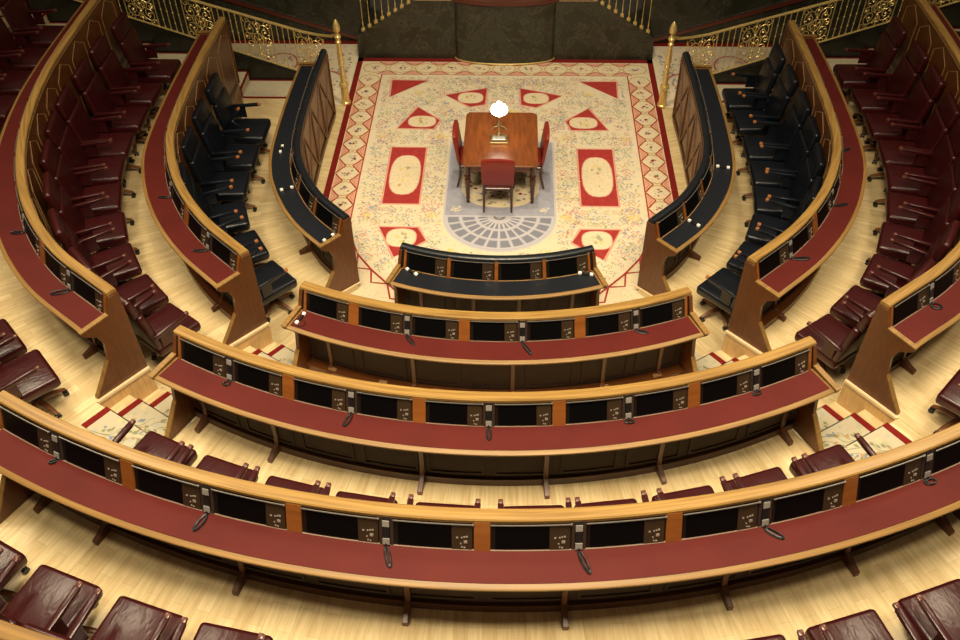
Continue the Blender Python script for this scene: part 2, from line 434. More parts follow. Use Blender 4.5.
def make_desk(k, path, s0, s1, nodes, label, black=False, front='plain', feet=(), zfront=None, ends=(1, 1), trim=True, group=None):
    """nodes: list of (s, 'divider'|'slot'|'end') along the desk; a bay lies between two neighbours"""
    z = T[k]; f = F[k] if not (black and k == 0 and front == 'bench') else Z0
    zf = f if zfront is None else zfront
    mid = path.pt((s0+s1)/2, 0, f)
    root = empty('curved_desk', mid, 0, label=label, cat='desk', group=group)
    # top rail
    mb = MB()
    if black:
        pr = [(-B-W/2+(W/2+.008)*cos(a), H-.035+.042*sin(a)) for a in [radians(x) for x in range(-20, 201, 20)]]
    else:
        pr = [(-B+.008, H-.045), (-B+.010, H-.012), (-B+.0, H-.001), (-B-W*.5, H+.003), (-B-W+.002, H-.001), (-B-W-.008, H-.012), (-B-W-.006, H-.045)]
    mb.sweep(path, s0-.03, s1+.03, zz(pr, z))
    mb.build('top_rail', M_['pad_leather'] if black else M_['oak' if k < 4 else 'edge'], root)
    if black:
        mb = MB(); mb.sweep(path, s0-.02, s1+.02, zz([(-B-W-.004, H-.075), (-B+.004, H-.075), (-B+.004, H-.045), (-B-W-.004, H-.045)], z)); mb.build('rail_base', M_['edge'], root)
        mb = MB()
        n = int((s1-s0)/.9)
        for i in range(1, n+1):
            s = s0+(s1-s0)*i/(n+1)
            mb.tube([path.pt(s, -B-W/2+(W/2+.009)*cos(a), z+H-.035+.043*sin(a)) for a in [radians(x) for x in range(0, 181, 20)]], .003, 5)
        if n > 0: mb.build('leather_seam', M_['black'], root)
    # front board
    mb = MB(); mb.sweep(path, s0, s1, [(-B-W, zf), (-B-W, z+H-.045), (-B-W+.03, z+H-.045), (-B-W+.03, zf)])
    fb = mb.build('front_panel', M_['panelwood'] if front == 'lattice' else M_['brown'], root)
    o = -B-W
    if front == 'lattice':
        n = max(1, round((s1-s0)/.85)); p = (s1-s0)/n
        mb = MB()
        za, zb = zf+.10, z+H-.09
        front_bar(mb, path, [(s0, za), (s1, za)], o, .05, .02); front_bar(mb, path, [(s0, zb), (s1, zb)], o, .04, .02)
        for i in range(n+1):
            s = s0+p*i
            front_bar(mb, path, [(s, za), (s, zb)], o, .045, .022)
            if i < n:
                front_bar(mb, path, [(s, za), (s+p, zb)], o, .038, .02); front_bar(mb, path, [(s, zb), (s+p, za)], o, .038, .019)
        mb.build('lattice_molding', M_['molding'], fb)
    elif front == 'inlay':
        n = max(1, round((s1-s0)/.69)); p = (s1-s0)/n
        mb = MB(); za, zb = zf+.42, z+H-.13
        front_bar(mb, path, [(s0, z+H-.065), (s1, z+H-.065)], o, .012, .008)
        for i in range(n):
            a, b = s0+p*i+.07, s0+p*(i+1)-.07; m = (a+b)/2
            front_bar(mb, path, [(a, zb-.16), (m, zb), (b, zb-.16), (b, za+.12), (m, za), (a, za+.12), (a, zb-.16)], o, .012, .008)
        mb.build('inlay_line', M_['inlay'], fb)
    # screen board
    mb = MB(); mb.sweep(path, s0, s1, zz(pnl(0, SLEN, -.02, 0), z)); board = mb.build('screen_board', M_['bezel'], root)
    # desktop: wooden slab and inset leather
    mb = MB(); mb.sweep(path, s0, s1, zz([(-.05, -.035), (-.05, -.002), (DD+.02, -.002), (DD+.035, -.012), (DD+.035, -.03), (DD+.02, -.04)], z))
    dt = mb.build('desktop', M_['edge'], root)
    mb = MB(); mb.sweep(path, s0+.025, s1-.025, zz([(.012, -.003), (.012, .003), (DD-.012, .003), (DD-.012, -.003)], z))
    mb.build('leather_inlay', M_['top_black'] if black else M_['top_red'], dt)
    mb = MB(); mb.sweep(path, s0+.02, s1-.02, zz([(0, -.002), (0, .008), (.012, .008), (.012, -.002)], z)); mb.build('metal_strip', M_['inlay'] if black else M_['strip'], dt)
    # under the desk
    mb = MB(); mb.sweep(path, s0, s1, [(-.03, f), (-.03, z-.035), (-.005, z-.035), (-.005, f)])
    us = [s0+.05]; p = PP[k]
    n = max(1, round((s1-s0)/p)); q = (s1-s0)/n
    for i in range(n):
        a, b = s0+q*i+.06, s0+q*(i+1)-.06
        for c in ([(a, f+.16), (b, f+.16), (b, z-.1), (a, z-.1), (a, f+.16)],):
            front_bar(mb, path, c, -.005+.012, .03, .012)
    mb.build('modesty_panel', M_['dark'], root)  # dark wood, with shade under the desk deepened in its colour
    mb = MB(); mb.sweep(path, s0, s1, [(-B-W, f), (-B-W, f+.10), (.12 if k == 1 else .03, f+.10), (.12 if k == 1 else .03, f)])
    base = mb.build('base', M_['brown' if k == 1 and not black else 'kick_shaded'], root)  # brown where the base is lit, elsewhere darkened to paint in shade
    if path.__class__ is Arc and k == 1:
        for i in range(n):
            s = s0+q*(i+.5)
            mb = MB(); mb.sweep(path, s-.05, s+.05, [(.04, f+.10), (.04, f+.105), (.09, f+.105), (.09, f+.10)])
            mb.build('vent', M_['inlay'], base)
    for s in feet:
        mb = MB()
        poly = [(-.03, f), (.20, f), (.20, f+.055), (.12, f+.085), (.03, f+.12), (.015, f+.22), (.015, z-.25), (.18, z-.06), (.20, z-.037), (-.03, z-.037)]
        mb.prism(poly, lambda a, b, t: path.pt(t, a, b), s-.024, s+.024)
        mb.build('support_bracket', M_['brown'], root, bevel=.004)
    # end panels
    for e, s, d in ((0, s0, -1), (1, s1, 1)):
        if not ends[e]: continue
        mb = MB()
        zr = z
        lo = f
        poly = [(-B-W-.012, lo), (.45, lo), (.46, lo+.035), (.34, lo+.20), (.19, lo+.42), (.155, zr-.28), (.20, zr-.14), (.30, zr-.07), (.335, zr-.03), (.335, zr+.012), (.02, zr+.035), (-.005, zr+.06), (-B+.012, zr+H-.05), (-B-W-.012, zr+H-.05)]
        mb.prism(poly, lambda a, b, t: path.pt(t, a, b), s+d*.002, s+d*.045)
        ep = mb.build('end_panel', M_['brown'], root, bevel=.004)
        mb = MB()
        mb.prism([(.0, zr+.033), (.345, zr+.008), (.345, zr+.024), (.0, zr+.050)], lambda a, b, t: path.pt(t, a, b), s-d*.004, s+d*.052)
        mb.build('edge_strip', M_['edge'], ep)
        mb = MB()
        mb.prism([(.466, lo+.03), (.346, lo+.20), (.195, lo+.42), (.185, lo+.415), (.334, lo+.19), (.452, lo+.03)], lambda a, b, t: path.pt(t, a, b), s-d*.002, s+d*.05)
        mb.build('foot_trim', M_['edge'], ep)
    # bays
    for (a, ka), (b, kb) in zip(nodes, nodes[1:]):
        la = {'divider': .065, 'slot': .055, 'end': .04}[ka]; lb = {'divider': .065, 'slot': .055, 'end': .04}[kb]
        if black: la = lb = .03
        u0, u1 = a+la, b-lb; w = u1-u0
        sc1 = u0+.035; cp0 = u1-.165*(w/.6)
        mb = MB(); mb.sweep(path, sc1, cp0, zz(pnl(.012, SLEN-.035, .0, .006), z)); mb.build('screen', M_['screen'], root, smooth=False)
        mb = MB(); mb.sweep(path, cp0+.002, u1-.01, zz(pnl(.008, SLEN-.03, .0, .009), z)); cp = mb.build('control_panel', M_['bronze'], root, smooth=False)
        cw = u1-.01-cp0
        for (fu, ft, sz) in ((.28, .42, .012), (.5, .43, .01), (.62, .45, .01), (.74, .46, .012), (.45, .22, .009), (.68, .26, .022), (.5, .1, .009), (.62, .08, .01)):
            s = cp0+cw*fu
            t = SLEN*ft
            mb = MB(); mb.sweep(path, s-sz*.6, s+sz*.6, zz(pnl(t, t+sz, .008, .015), z))
            mb.build('button', M_['silver'], cp, smooth=False)
        mb = MB(); mb.tube([path_point(path, u0+w*i/5, SLEN-.017, .026, z) for i in range(6)], .006, 6)
        s = u1-.005 if not black else u0+.005
        c = path_point(path, s, SLEN-.017, .026, z); mb.box(c, (.018, .018, .018), None, .004, 1)
        mb.build('lamp_bar', M_['bar'], root)
    for s, kd in nodes:
        if kd == 'divider':
            hw = .022 if black else .062
            mb = MB(); mb.sweep(path, s-hw, s+hw, zz(pnl(.0, SLEN-.005, 0, .014), z)); mb.build('divider', M_['divider'], root, smooth=False)
        elif kd == 'slot':
            for q in (-.042, .042):
                mb = MB(); mb.sweep(path, s+q-.012, s+q+.012, zz(pnl(.0, SLEN-.005, 0, .012), z)); mb.build('divider', M_['dark'], root, smooth=False)
        elif kd == 'end':
            q = .018 if s < (s0+s1)/2 else -.018
            mb = MB(); mb.sweep(path, s+q-.016, s+q+.016, zz(pnl(.0, SLEN-.005, 0, .014), z)); mb.build('divider', M_['divider'], root, smooth=False)
    return root

GM = 'corded desk microphones'
def cable_loop(path, s, o0, z, L, bend, wide=.02, n=22):
    """hairpin loop of cable lying on the desktop, in (s, o)"""
    pts = [(0, -.005), (0, .006)]
    P = []
    for i in range(n+1):
        t = i/n
        a = 2*pi*t
        along = L*(1-cos(a))/2; side = wide*sin(a)+bend*along
        P.append(path.pt(s+side, o0+along, z+.009+.004*sin(a*3)**2))
    return P

def slot_mic(k, path, s, label, L=.15, bend=.35, wide=.022):
    z = T[k]
    o0 = path_point(path, s, SLEN*.5, .01, z)
    root = empty('desk_microphone', path.pt(s, .01, z+.004), 0, label=label, cat='microphone', group=GM)
    mb = MB(); mb.sweep(path, s-.026, s+.026, zz(pnl(.015, SLEN-.02, .004, .022), z)); mb.build('body', M_['black'], root)
    for t in (.02, SLEN-.085):
        mb = MB(); mb.sweep(path, s-.027, s+.027, zz(pnl(t, t+.055, .022, .03), z)); mb.build('end_block', M_['grey'], root)
    mb = MB()
    P = [path_point(path, s, .03, .028, z)]+cable_loop(path, s, .03, z, L, bend, wide)
    mb.tube(P, .008, 6); P2 = cable_loop(path, s+.004, .035, z+.008, L*.93, bend*1.05, wide*.75); mb.tube(P2, .007, 6)
    mb.build('cable', M_['cable'], root)

def bar_mic(k, path, s, o, ang, label, loop=True):
    z = T[k]+.004; c = path.pt(s, o, z)
    root = empty('desk_microphone', c, 0, label=label, cat='microphone', group=GM)
    tt, nn = path.frame(s)
    d = tt*cos(ang)+nn*sin(ang); p = Vector((-d.y, d.x, 0))
    rot = Matrix((d, p, Vector((0, 0, 1)))).transposed()
    mb = MB(); mb.box(c+Vector((0, 0, .014)), (.17, .03, .026), rot, .006, 2); mb.build('body', M_['black'], root)
    for q in (-.075, .075):
        mb = MB(); mb.box(c+d*q+Vector((0, 0, .018)), (.045, .04, .034), rot, .007, 2); mb.build('end_block', M_['white'], root)
    if loop:
        mb = MB(); e = c+d*.06
        P = []
        for i in range(20):
            a = pi*1.7*i/19-.5
            P.append(e+p*(-.045+.045*cos(a))*-1+d*(.05*sin(a))+Vector((0, 0, .006)))
        mb.tube(P, .005, 6); mb.build('cable', M_['cable'], root)

# centre block -----------------------------------------------------------------
def nodes_from(lst, p, off=0.): return [((i+off)*p, kd) for i, kd in lst]
D_, S_, E_ = 'divider', 'slot', 'end'
p0, p1, p2, p3 = PP[:4]
make_desk(0, CEN[0], -2*p0-.04, 2*p0+.04, [(-2*p0, E_), (-p0, D_), (0, D_), (p0, D_), (2*p0, E_)],
          'short black leather bench desk facing the table, in the middle of the room', black=True, front='bench', zfront=Z0, feet=(-1.02, -.3, .3, 1.02))
make_desk(1, CEN[1], -3.5*p1-.03, 3.5*p1+.03, nodes_from([(-3.5, E_), (-2.5, D_), (-1.5, S_), (-.5, D_), (.5, S_), (1.5, D_), (2.5, S_), (3.5, E_)], p1),
          'shortest red topped curved desk, just behind the black bench desk', feet=[x*p1 for x in (-3.1, -1.45, .35, 2.0, 3.1)])
make_desk(2, CEN[2], -5*p2-.03, 5*p2+.03, nodes_from([(-5, E_), (-4, S_), (-3, D_), (-2, S_), (-1, D_), (0, S_), (1, D_), (2, S_), (3, D_), (4, S_), (5, E_)], p2),
          'long red topped curved desk in the middle of the three centre desks', feet=[x*p2 for x in (-4.8, -3.42, -1.02, .86, 2.63, 4.8)])
make_desk(3, CEN[3], -5.95*p3, 5.95*p3, nodes_from([(-5.95, E_), (-5, S_), (-4, D_), (-3, S_), (-2, D_), (-1, S_), (0, D_), (1, S_), (2, D_), (3, S_), (4, D_), (5, S_), (5.95, E_)], p3),
          'longest and nearest red topped curved desk, running across the whole foreground', feet=[x*p3 for x in (-5.7, -4.73, -2.83, -.85, .91, 2.76, 4.33, 5.7)])
make_desk(4, CEN[4], -4.6, -1.5, [(-4.6, E_), (-3.9, D_), (-3.2, S_), (-2.5, D_), (-1.8, S_), (-1.5, E_)],
          'darker wood desk rail cut off by the bottom left corner of the photo', ends=(0, 0))

nm3 = {-5: 'far left', -3: 'left', -1: 'left of centre', 1: 'right of centre', 3: 'right', 5: 'far right'}
for i, st in ((-5, (.05, -.6, .02)), (-3, (.16, -.15, .026)), (-1, (.17, .35, .02)), (1, (.19, .30, .02)), (3, (.12, .75, .03)), (5, (.05, .3, .05))):
    slot_mic(3, CEN[3], i*p3, 'black corded microphone set into the nearest long desk, %s one of its six' % nm3[i], *st)
nm2 = {-4: 'leftmost', -2: 'second from left', 0: 'middle', 2: 'second from right', 4: 'rightmost'}
for i, st in ((-4, (.06, -.2, .035)), (-2, (.15, -.12, .026)), (0, (.14, .05, .022)), (2, (.04, .3, .045)), (4, (.04, -.2, .045))):
    slot_mic(2, CEN[2], i*p2, 'black corded microphone in the middle curved desk, %s of its five' % nm2[i], *st)
for i, n, st in ((-1.5, 'left', (.12, .9, .03)), (.5, 'centre', (.18, .45, .02)), (2.5, 'right', (.08, 1.3, .03))):
    slot_mic(1, CEN[1], i*p1, 'black corded microphone in the shortest red desk, %s one of three set upright' % n, *st)
bar_mic(1, CEN[1], -3.42*p1, .15, pi/2, 'white ended microphone lying at the left tip of the shortest red desk')
bar_mic(0, CEN[0], -1.78*p0, .045, .35, 'white ended microphone on the left end of the black bench desk')
bar_mic(0, CEN[0], 1.86*p0, .05, .5, 'white ended microphone on the right end of the black bench desk', False)

# side blocks -------------------------------------------------------------------
for sd in 'LR':
    nmS = 'left' if sd == 'L' else 'right'
    for k in range(4):
        P = SIDE[sd, k]; p = PP[k] if k < 3 else .7
        L = P.L; n = int(L/p)
        s_end = L if sd == 'L' else 0.
        dr = -1 if sd == 'L' else 1
        ns = [(s_end, E_)]
        for i in range(1, n+1):
            kd = S_ if (i % 2 == 1 and k) else D_
            ns.append((s_end+dr*i*p, kd))
        last = 0. if sd == 'L' else L
        if abs(ns[-1][0]-last) < .35: ns.pop()
        ns.append((last, E_)); ns.sort()
        lab = ['black padded curved side desk nearest the carpet on the %s', 'first red topped curved side desk behind the black chairs on the %s',
               'second red topped curved side desk, behind the burgundy chairs on the %s', 'outermost side desk past the dark chairs on the %s edge'][k] % nmS
        if k == 3: continue
        feet = [s_end+dr*x for x in (.62, 2.6, 4.4)] if k else [s_end+dr*x for x in (1.0, 2.6)]
        make_desk(k, P, 0., L, ns, lab, black=(k == 0), front='lattice' if k == 0 else 'inlay', feet=feet, zfront=[Z0, F[0], F[1]][k])
def near(sd, k, x, y):
    P = SIDE[sd, k]; b = min(range(401), key=lambda i: (P.pt(P.L*i/400, .1, 0)-Vector((x, y, 0))).length)
    return P.L*b/400
for sd, k, x, y, nm, st in (('L', 1, -3.65, -3.33, 'left first red side desk, nearer the aisle', (.13, -.75, .03)), ('L', 1, -4.4, -2.2, 'left first red side desk, farther from the aisle', (.13, -.55, .02)),
                        ('R', 1, 4.36, -2.25, 'right first red side desk, middle one of three', (.14, .8, .02)), ('R', 1, 3.66, -3.25, 'right first red side desk, nearest the aisle', (.15, 1., .035)),
                        ('R', 1, 4.8, -.9, 'right first red side desk, farthest from the aisle', (.1, .8, .02)),
                        ('L', 2, -4.72, -4.5, 'left second red side desk, nearer the aisle', (.16, -.6, .04)), ('L', 2, -5.5, -3.55, 'left second red side desk, near the photo edge', (.13, -.5, .03)),
                        ('R', 2, 4.45, -4.6, 'right second red side desk', (.1, .3, .05))):
    P = SIDE[sd, k]; s = near(sd, k, x, y)
    end = P.L if sd == 'L' else 0.
    i = round(abs(s-end)/PP[k]); i = i if i % 2 else i+(1 if abs(s-end)/PP[k] > i else -1)
    s = end+(-1 if sd == 'L' else 1)*max(1, i)*PP[k]
    slot_mic(k, P, s, 'black corded microphone on the '+nm, *st)
for sd, x, y, a, nm in (('L', -3.12, -1.39, pi/2, 'middle of the left black side desk'), ('L', -2.27, -2.42, pi/2-.1, 'aisle tip of the left black side desk'),
                    ('R', 2.68, -2.03, pi/2+.1, 'right black side desk close to its aisle end'), ('R', 3.22, -.7, pi/2, 'middle of the right black side desk')):
    bar_mic(0, SIDE[sd, 0], near(sd, 0, x, y), .14, a, 'white ended microphone lying on the '+nm, False)
P = SIDE['L', 0]
bar_mic(0, P, near('L', 0, -3.35, -.37), .15, .1, 'white ended microphone on the far half of the left black side desk', False)

# ------------------------------------------------------------------ chairs
def raise_(mb, k=1.2):
    for v in mb.bm.verts: v.co.z *= k
    return mb
def make_chair(kind):
    lm = M_['black_leather'] if kind == 'black' else M_['red_leather']
    root = empty('swivel_chair', (0, 0, 0))
    mb = MB()
    mb.box((0, -.035, .405), (.60, .61, .125), None, .045, 4)
    for v in mb.bm.verts:
        if v.co.z > .44: v.co.z += .022*max(0, 1-(v.co.x/.28)**2)*max(0, 1-((v.co.y+.02)/.30)**2)
    raise_(mb).build('seat', lm, root)
    tilt = Matrix.Rotation(radians(13), 3, 'X')
    mb = MB(); mb.box((0, -.350, .70), (.60, .10, .52), tilt, .04, 4); raise_(mb).build('backrest', lm, root)
    mb = MB(); mb.box((0, -.452, 1.06), (.56, .11, .24), tilt, .042, 4); raise_(mb).build('headrest', lm, root)
    for s in (-1, 1):
        mb = MB()
        mb.box((s*.302, -.12, .655), (.055, .46, .042), Matrix.Rotation(radians(4), 3, 'X'), .011, 2)
        mb.box((s*.302, -.20, .56), (.02, .16, .19), None, .006, 1)
        a = raise_(mb).build('armrest', lm, root)
        mb = MB(); mb.box((s*.302, .125, .674), (.046, .055, .034), Matrix.Rotation(radians(4), 3, 'X'), .010, 2)
        raise_(mb).build('arm_tip', M_['tip'] if kind == 'black' else M_['tip2'], a)
    mb = MB(); mb.lathe((0, 0, 0), [(.045, .09), (.05, .13), (.032, .15), (.03, .30), (.09, .335), (.1, .345)], 14); raise_(mb).build('pedestal', M_['black'], root)
    for i in range(5):
        a = 2*pi*i/5+.3; d = Vector((cos(a), sin(a), 0)); q = Vector((-d.y, d.x, 0))
        mb = MB(); rings = []
        for r, zz0, w, h in ((.02, .135, .034, .05), (.16, .125, .03, .045), (.27, .095, .024, .035), (.30, .085, .02, .028)):
            c = d*r+Vector((0, 0, zz0))
            rings.append([c+q*w*cos(t)+Vector((0, 0, h*sin(t)/1.6)) for t in [2*pi*j/8 for j in range(8)]])
        mb.grid_sweep(rings); lg = mb.build('leg', M_['cwood'], root)
        mb = MB(); c = d*.285+Vector((0, 0, .034))
        for w in (-.02, .02):
            rr = [[c+d*0+q*(w+e)+d*(.03*cos(t))+Vector((0, 0, .03*sin(t)+.0)) for t in [2*pi*j/12 for j in range(12)]] for e in (-.012, .012)]
            mb.grid_sweep(rr)
        mb.box(c+Vector((0, 0, .03)), (.03, .03, .03), Matrix.Rotation(a, 3, 'Z'), .005, 1)
        mb.build('caster', M_['black'], lg)
    return root

def all_kids(o): return list(o.children)
def copy_thing(o):
    c = o.copy(); COL.objects.link(c)
    for ch in all_kids(o):
        cc = ch.copy(); COL.objects.link(cc); cc.parent = c
        for g in all_kids(ch):
            d = g.copy(); COL.objects.link(d); d.parent = cc
    return c

protos = {}; FIRST = {}
def place_chair(kind, fx, fy, ang, z, label, group, spin=0.):
    """(fx, fy): middle of the seat's front edge; ang: direction the chair faces"""
    if kind not in protos:
        protos[kind] = make_chair(kind); c = protos[kind]
    else: c = copy_thing(protos[kind])
    d = Vector((cos(ang), sin(ang)))
    c.location = (fx-d.x*.282, fy-d.y*.282, z); c.rotation_euler = (0, 0, ang-pi/2+spin)
    tag(c, label, 'chair', group)
    return c

def ordn(i, n=None):
    w = ['first', 'second', 'third', 'fourth', 'fifth', 'sixth', 'seventh', 'eighth', 'ninth', 'tenth', 'eleventh', 'twelfth', 'thirteenth'][i]
    return 'last' if n is not None and i == n-1 else w
def face_dir(sd, k, x, y):
    P = SIDE[sd, k]; s = near(sd, k, x, y); t, n = P.frame(s)
    return atan2(-n.y, -n.x)
bl = {'L': [(-2.90, -2.63), (-3.34, -2.03), (-3.70, -1.38), (-3.84, -.68), (-3.86, .05), (-3.84, .80)],
      'R': [(2.86, -2.64), (3.28, -2.12), (3.58, -1.52), (3.76, -.9), (3.83, -.25), (3.85, .42), (3.82, 1.19), (3.76, 1.88)]}
for sd in 'LR':
    nmS = 'left' if sd == 'L' else 'right'
    for i, (x, y) in enumerate(bl[sd]):
        c = place_chair('black', x, y, face_dir(sd, 1, x, y), F[0], 'blue-black leather swivel chair on the %s, %s counting from the front aisle' % (nmS, ordn(i)), 'black leather chairs beside the black side desks')
        if sd == 'L' and i == 5:
            for ch in all_kids(c):
                if ch.name.startswith('armrest') and ch.data.vertices[0].co.x > 0:
                    ch.location = (0, -.30, .34); ch.rotation_euler = (0, 0, 0)
                    ch.matrix_basis = Matrix.Translation((0, -.30, .76)) @ Matrix.Rotation(radians(45), 4, 'X') @ Matrix.Translation((0, .30, -.76))
            c['label'] = 'blue-black leather swivel chair farthest back on the left, with one armrest tipped up'
r1 = [(3.78, -4.03), (4.26, -3.55), (4.71, -2.99), (5.04, -2.36), (5.31, -1.72), (5.49, -1.07), (5.57, -.45), (5.58, .27), (5.57, .98), (5.48, 1.75)]
for sd in 'LR':
    nmS = 'left' if sd == 'L' else 'right'; m = -1 if sd == 'L' else 1
    for i, (x, y) in enumerate(r1):
        place_chair('red', m*x, y, face_dir(sd, 2, m*x, y), F[1], 'burgundy leather swivel chair %s, %s counting from the aisle, before the second side desk' % (nmS, ordn(i)), 'burgundy chairs facing the first red side desks')
# chairs behind the second side desks, spaced along the outer desk's front
for sd in 'LR':
    nmS = 'left' if sd == 'L' else 'right'; m = -1 if sd == 'L' else 1
    P = SIDE[sd, 3]
    q = 0
    s0 = near(sd, 3, m*5.0, -6.05)
    valid = [i for i in range(7, 14) if .2 <= s0+(1 if sd == 'R' else -1)*.75*i <= P.L-.1]
    for i in range(14):
        s = s0+(-m if False else (1 if sd == 'R' else -1))*.75*i
        if i > 1 and (s < .2 or s > P.L-.1): continue
        p = P.pt(s, -B-W-.87, 0)
        if i == 0: p = Vector((m*4.75, -5.42, 0))
        if i == 1: p = Vector((m*5.3, -4.96, 0))
        if 2 <= i <= 6: continue
        if sd == 'R' and i in (1,): continue
        t, n = P.frame(s); 
        nm = ('nearest the aisle steps' if i == 0 else 'second from the aisle steps') if i < 2 else '%s from the podium end' % ordn(valid[-1]-i)
        place_chair('red', p.x, p.y, atan2(-n.y, -n.x), F[2], 'burgundy swivel chair at the far %s edge of the room, %s' % (nmS, nm), 'burgundy chairs facing the second red side desks')
c2 = [-3.12, -2.48, -1.80, -1.12, -.37, .42, 1.09, 1.81, 2.50, 3.15]
for i, x in enumerate(c2):
    r = 7.575; y = CY[3]-sqrt(r*r-x*x)
    place_chair('red', x, y, atan2(CY[3]-y, -x), F[2], 'burgundy chair tucked behind the nearest long desk rail, %s from left in its row' % ordn(i), 'burgundy chairs at the middle centre desk')
for i, x in enumerate([-3.98, -3.28, -2.55, -1.85, -1.05, -.3, .45, 1.2, 1.99, 2.73, 3.48]):
    if abs(x) < 1.3 and i not in (): continue
    r = 9.33; y = .5-sqrt(r*r-x*x)
    nm = {0: 'cut off by the left edge of the photo', 1: 'leftmost whole seat', 2: 'second whole seat from the left', 3: 'rightmost of the left group', 8: 'leftmost of the right group', 9: 'middle of the right group', 10: 'nearest the bottom right corner'}[i]
    place_chair('red', x, y, atan2(.5-y, -x)+(.02 if i % 2 else -.02), F[3], 'large burgundy chair in the bottom foreground, '+nm, 'burgundy chairs in the foreground row')

# row 1 centre chairs stand hidden behind the middle desk's rail: nothing of them shows

# ------------------------------------------------------------------ floors
fl = MB()
def slab(path, s0, s1, o0, o1, z0, z1):
    fl.sweep(path, s0, s1, [(o0, z0), (o0, z1), (o1, z1), (o1, z0)], .25)
FO = -B-W+.004
WID = [1.95, 1.72, 1.9, 2.6]
for k in range(4):
    zl = Z0-.02
    for sd in 'LR':
        P = SIDE[sd, k]
        slab(P, 0 if sd == 'L' else -.06, P.L+(.06 if sd == 'L' else 0), FO+.03, WID[k], zl, F[k])
    if k:
        hw = [0, 3.5*p1, 5*p2, 6.05*p3][k]
        slab(CEN[k], -hw-.02, hw+.02, FO+.03, WID[k]+(.0), zl, F[k])
# aisles between the side blocks and the centre blocks
ris = MB(); nos = MB(); RUN = []
def make_at(A, n, C, nc):
    def at(u, o):
        """u: 0 at side block, 1 at centre block; o: distance outwards"""
        a = A+n*o; c = C+nc*o; q = a.lerp(c, u); return (q.x, q.y)
    return at
def quad_prism(mb, q, z0, z1):
    a = [Vector((x, y, z0)) for x, y in q]; b = [Vector((x, y, z1)) for x, y in q]
    mb.grid_sweep([a, b])
for sd in 'LR':
    m = -1 if sd == 'L' else 1
    for k in range(3):
        P = SIDE[sd, k]; s = P.L if sd == 'L' else 0
        A = P.pt(s+(-m)*.05 if False else s+(.05 if sd == 'L' else -.05), FO, 0); t, n = P.frame(s)
        hw = [2*p0+.04, 3.5*p1+.05, 5*p2+.05][k]
        C = CEN[k].pt(m*hw, FO, 0); tc, nc = CEN[k].frame(m*hw)
        at = make_at(A.copy(), n.copy(), C.copy(), nc.copy())
        if k == 0:
            quad_prism(fl, [at(0, .62), at(1, .62), at(1, 2.1), at(0, 2.1)], Z0-.02, F[0]-.003)
            quad_prism(nos, [at(-.0, -.02), at(.02, -.02), at(.02, .62), at(0, .62)], F[0]-.01, F[0]+.012)
            continue
        zl = F[k-1]; zh = F[k]; o_s = [-.03, .31, .67]
        for j in range(3):
            z = zl+(zh-zl)*(j+1)/3
            o1 = o_s[j+1] if j < 2 else WID[k]+.1
            quad_prism(fl, [at(-.02, o_s[j]), at(1.02, o_s[j]), at(1.02, o1), at(-.02, o1)], Z0-.02, z-.003)
            RUN.append((sd, k, j, at, o_s[j], o_s[j+1] if j < 2 else 1.0, z, zl+(zh-zl)*j/3))
        # pale riser board under the end of the side desk, with its light nosing
        a0 = A+n*(-.02); a1 = A+n*.66; tt = (t if sd == 'L' else -t)
        for mb, zz0, zz1, w in ((ris, zl, zh-.03, .012), (nos, zh-.03, zh+.006, .03)):
            quad_prism(mb, [(a0.x-tt.x*.03, a0.y-tt.y*.03), (a0.x+tt.x*w, a0.y+tt.y*w), (a1.x+tt.x*w, a1.y+tt.y*w), (a1.x-tt.x*.03, a1.y-tt.y*.03)], zz0, zz1)
# podium end: level strips with steps rising outwards
XS = [(4.78, 3), (6.45, 3), (8.2, 3)]
TREAD = []
for m in (-1, 1):
    lev = F[0]; x = 3.3; y0, y1 = 2.12, 3.30
    TREAD.append((m, x, 4.78, F[0], 0))
    for k, (xs, n) in enumerate(XS):
        for j in range(n):
            z = F[k]+(F[k+1]-F[k])*(j+1)/n
            xa = xs+.3*j; xb = xs+.3*(j+1) if j < n-1 else (XS[k+1][0] if k < 2 else 9.5)
            TREAD.append((m, xa, xb, z, k+1 if j == n-1 else -1))
    for mm, xa, xb, z, kk in [q for q in TREAD if q[0] == m]:
        quad_prism(fl, [(m*xa, y0), (m*xb, y0), (m*xb, y1), (m*xa, y1)], Z0-.02, z-.003)
# everything under the hall
quad_prism(fl, [(-14, -14), (14, -14), (14, 9), (-14, 9)], Z0-.3, Z0)
for k, r in ((3, 9.0),): pass
o = fl.build('floor', M_['floor'], smooth=False); tag(o, kind='structure')
o = ris.build('trim_1', M_['riser'], smooth=False); tag(o, kind='structure')
o = nos.build('trim_2', M_['nosing'], smooth=False); tag(o, kind='structure')

# ------------------------------------------------------------------ stair runners
def leafs(mb, pts, z, size=.03, mats=('leafg',), spread=.05, n=40, rng=random):
    for i in range(n):
        j = rng.randrange(len(pts)-1); f = rng.random()
        x = pts[j][0]*(1-f)+pts[j+1][0]*f; y = pts[j][1]*(1-f)+pts[j+1][1]*f
        a = atan2(pts[j+1][1]-pts[j][1], pts[j+1][0]-pts[j][0])+rng.choice((-1, 1))*rng.uniform(.5, 1.1)
        d = rng.uniform(.2, 1)*spread; x += cos(a)*d*.5; y += sin(a)*d*.5
        L, w = size*rng.uniform(.7, 1.3), size*rng.uniform(.2, .38)
        mb.use(rng.choice(mats))
        mb.flat([(x, y), (x+cos(a)*L*.5-sin(a)*w, y+sin(a)*L*.5+cos(a)*w), (x+cos(a)*L, y+sin(a)*L), (x+cos(a)*L*.5+sin(a)*w, y+sin(a)*L*.5-cos(a)*w)], z+rng.random()*.0006)
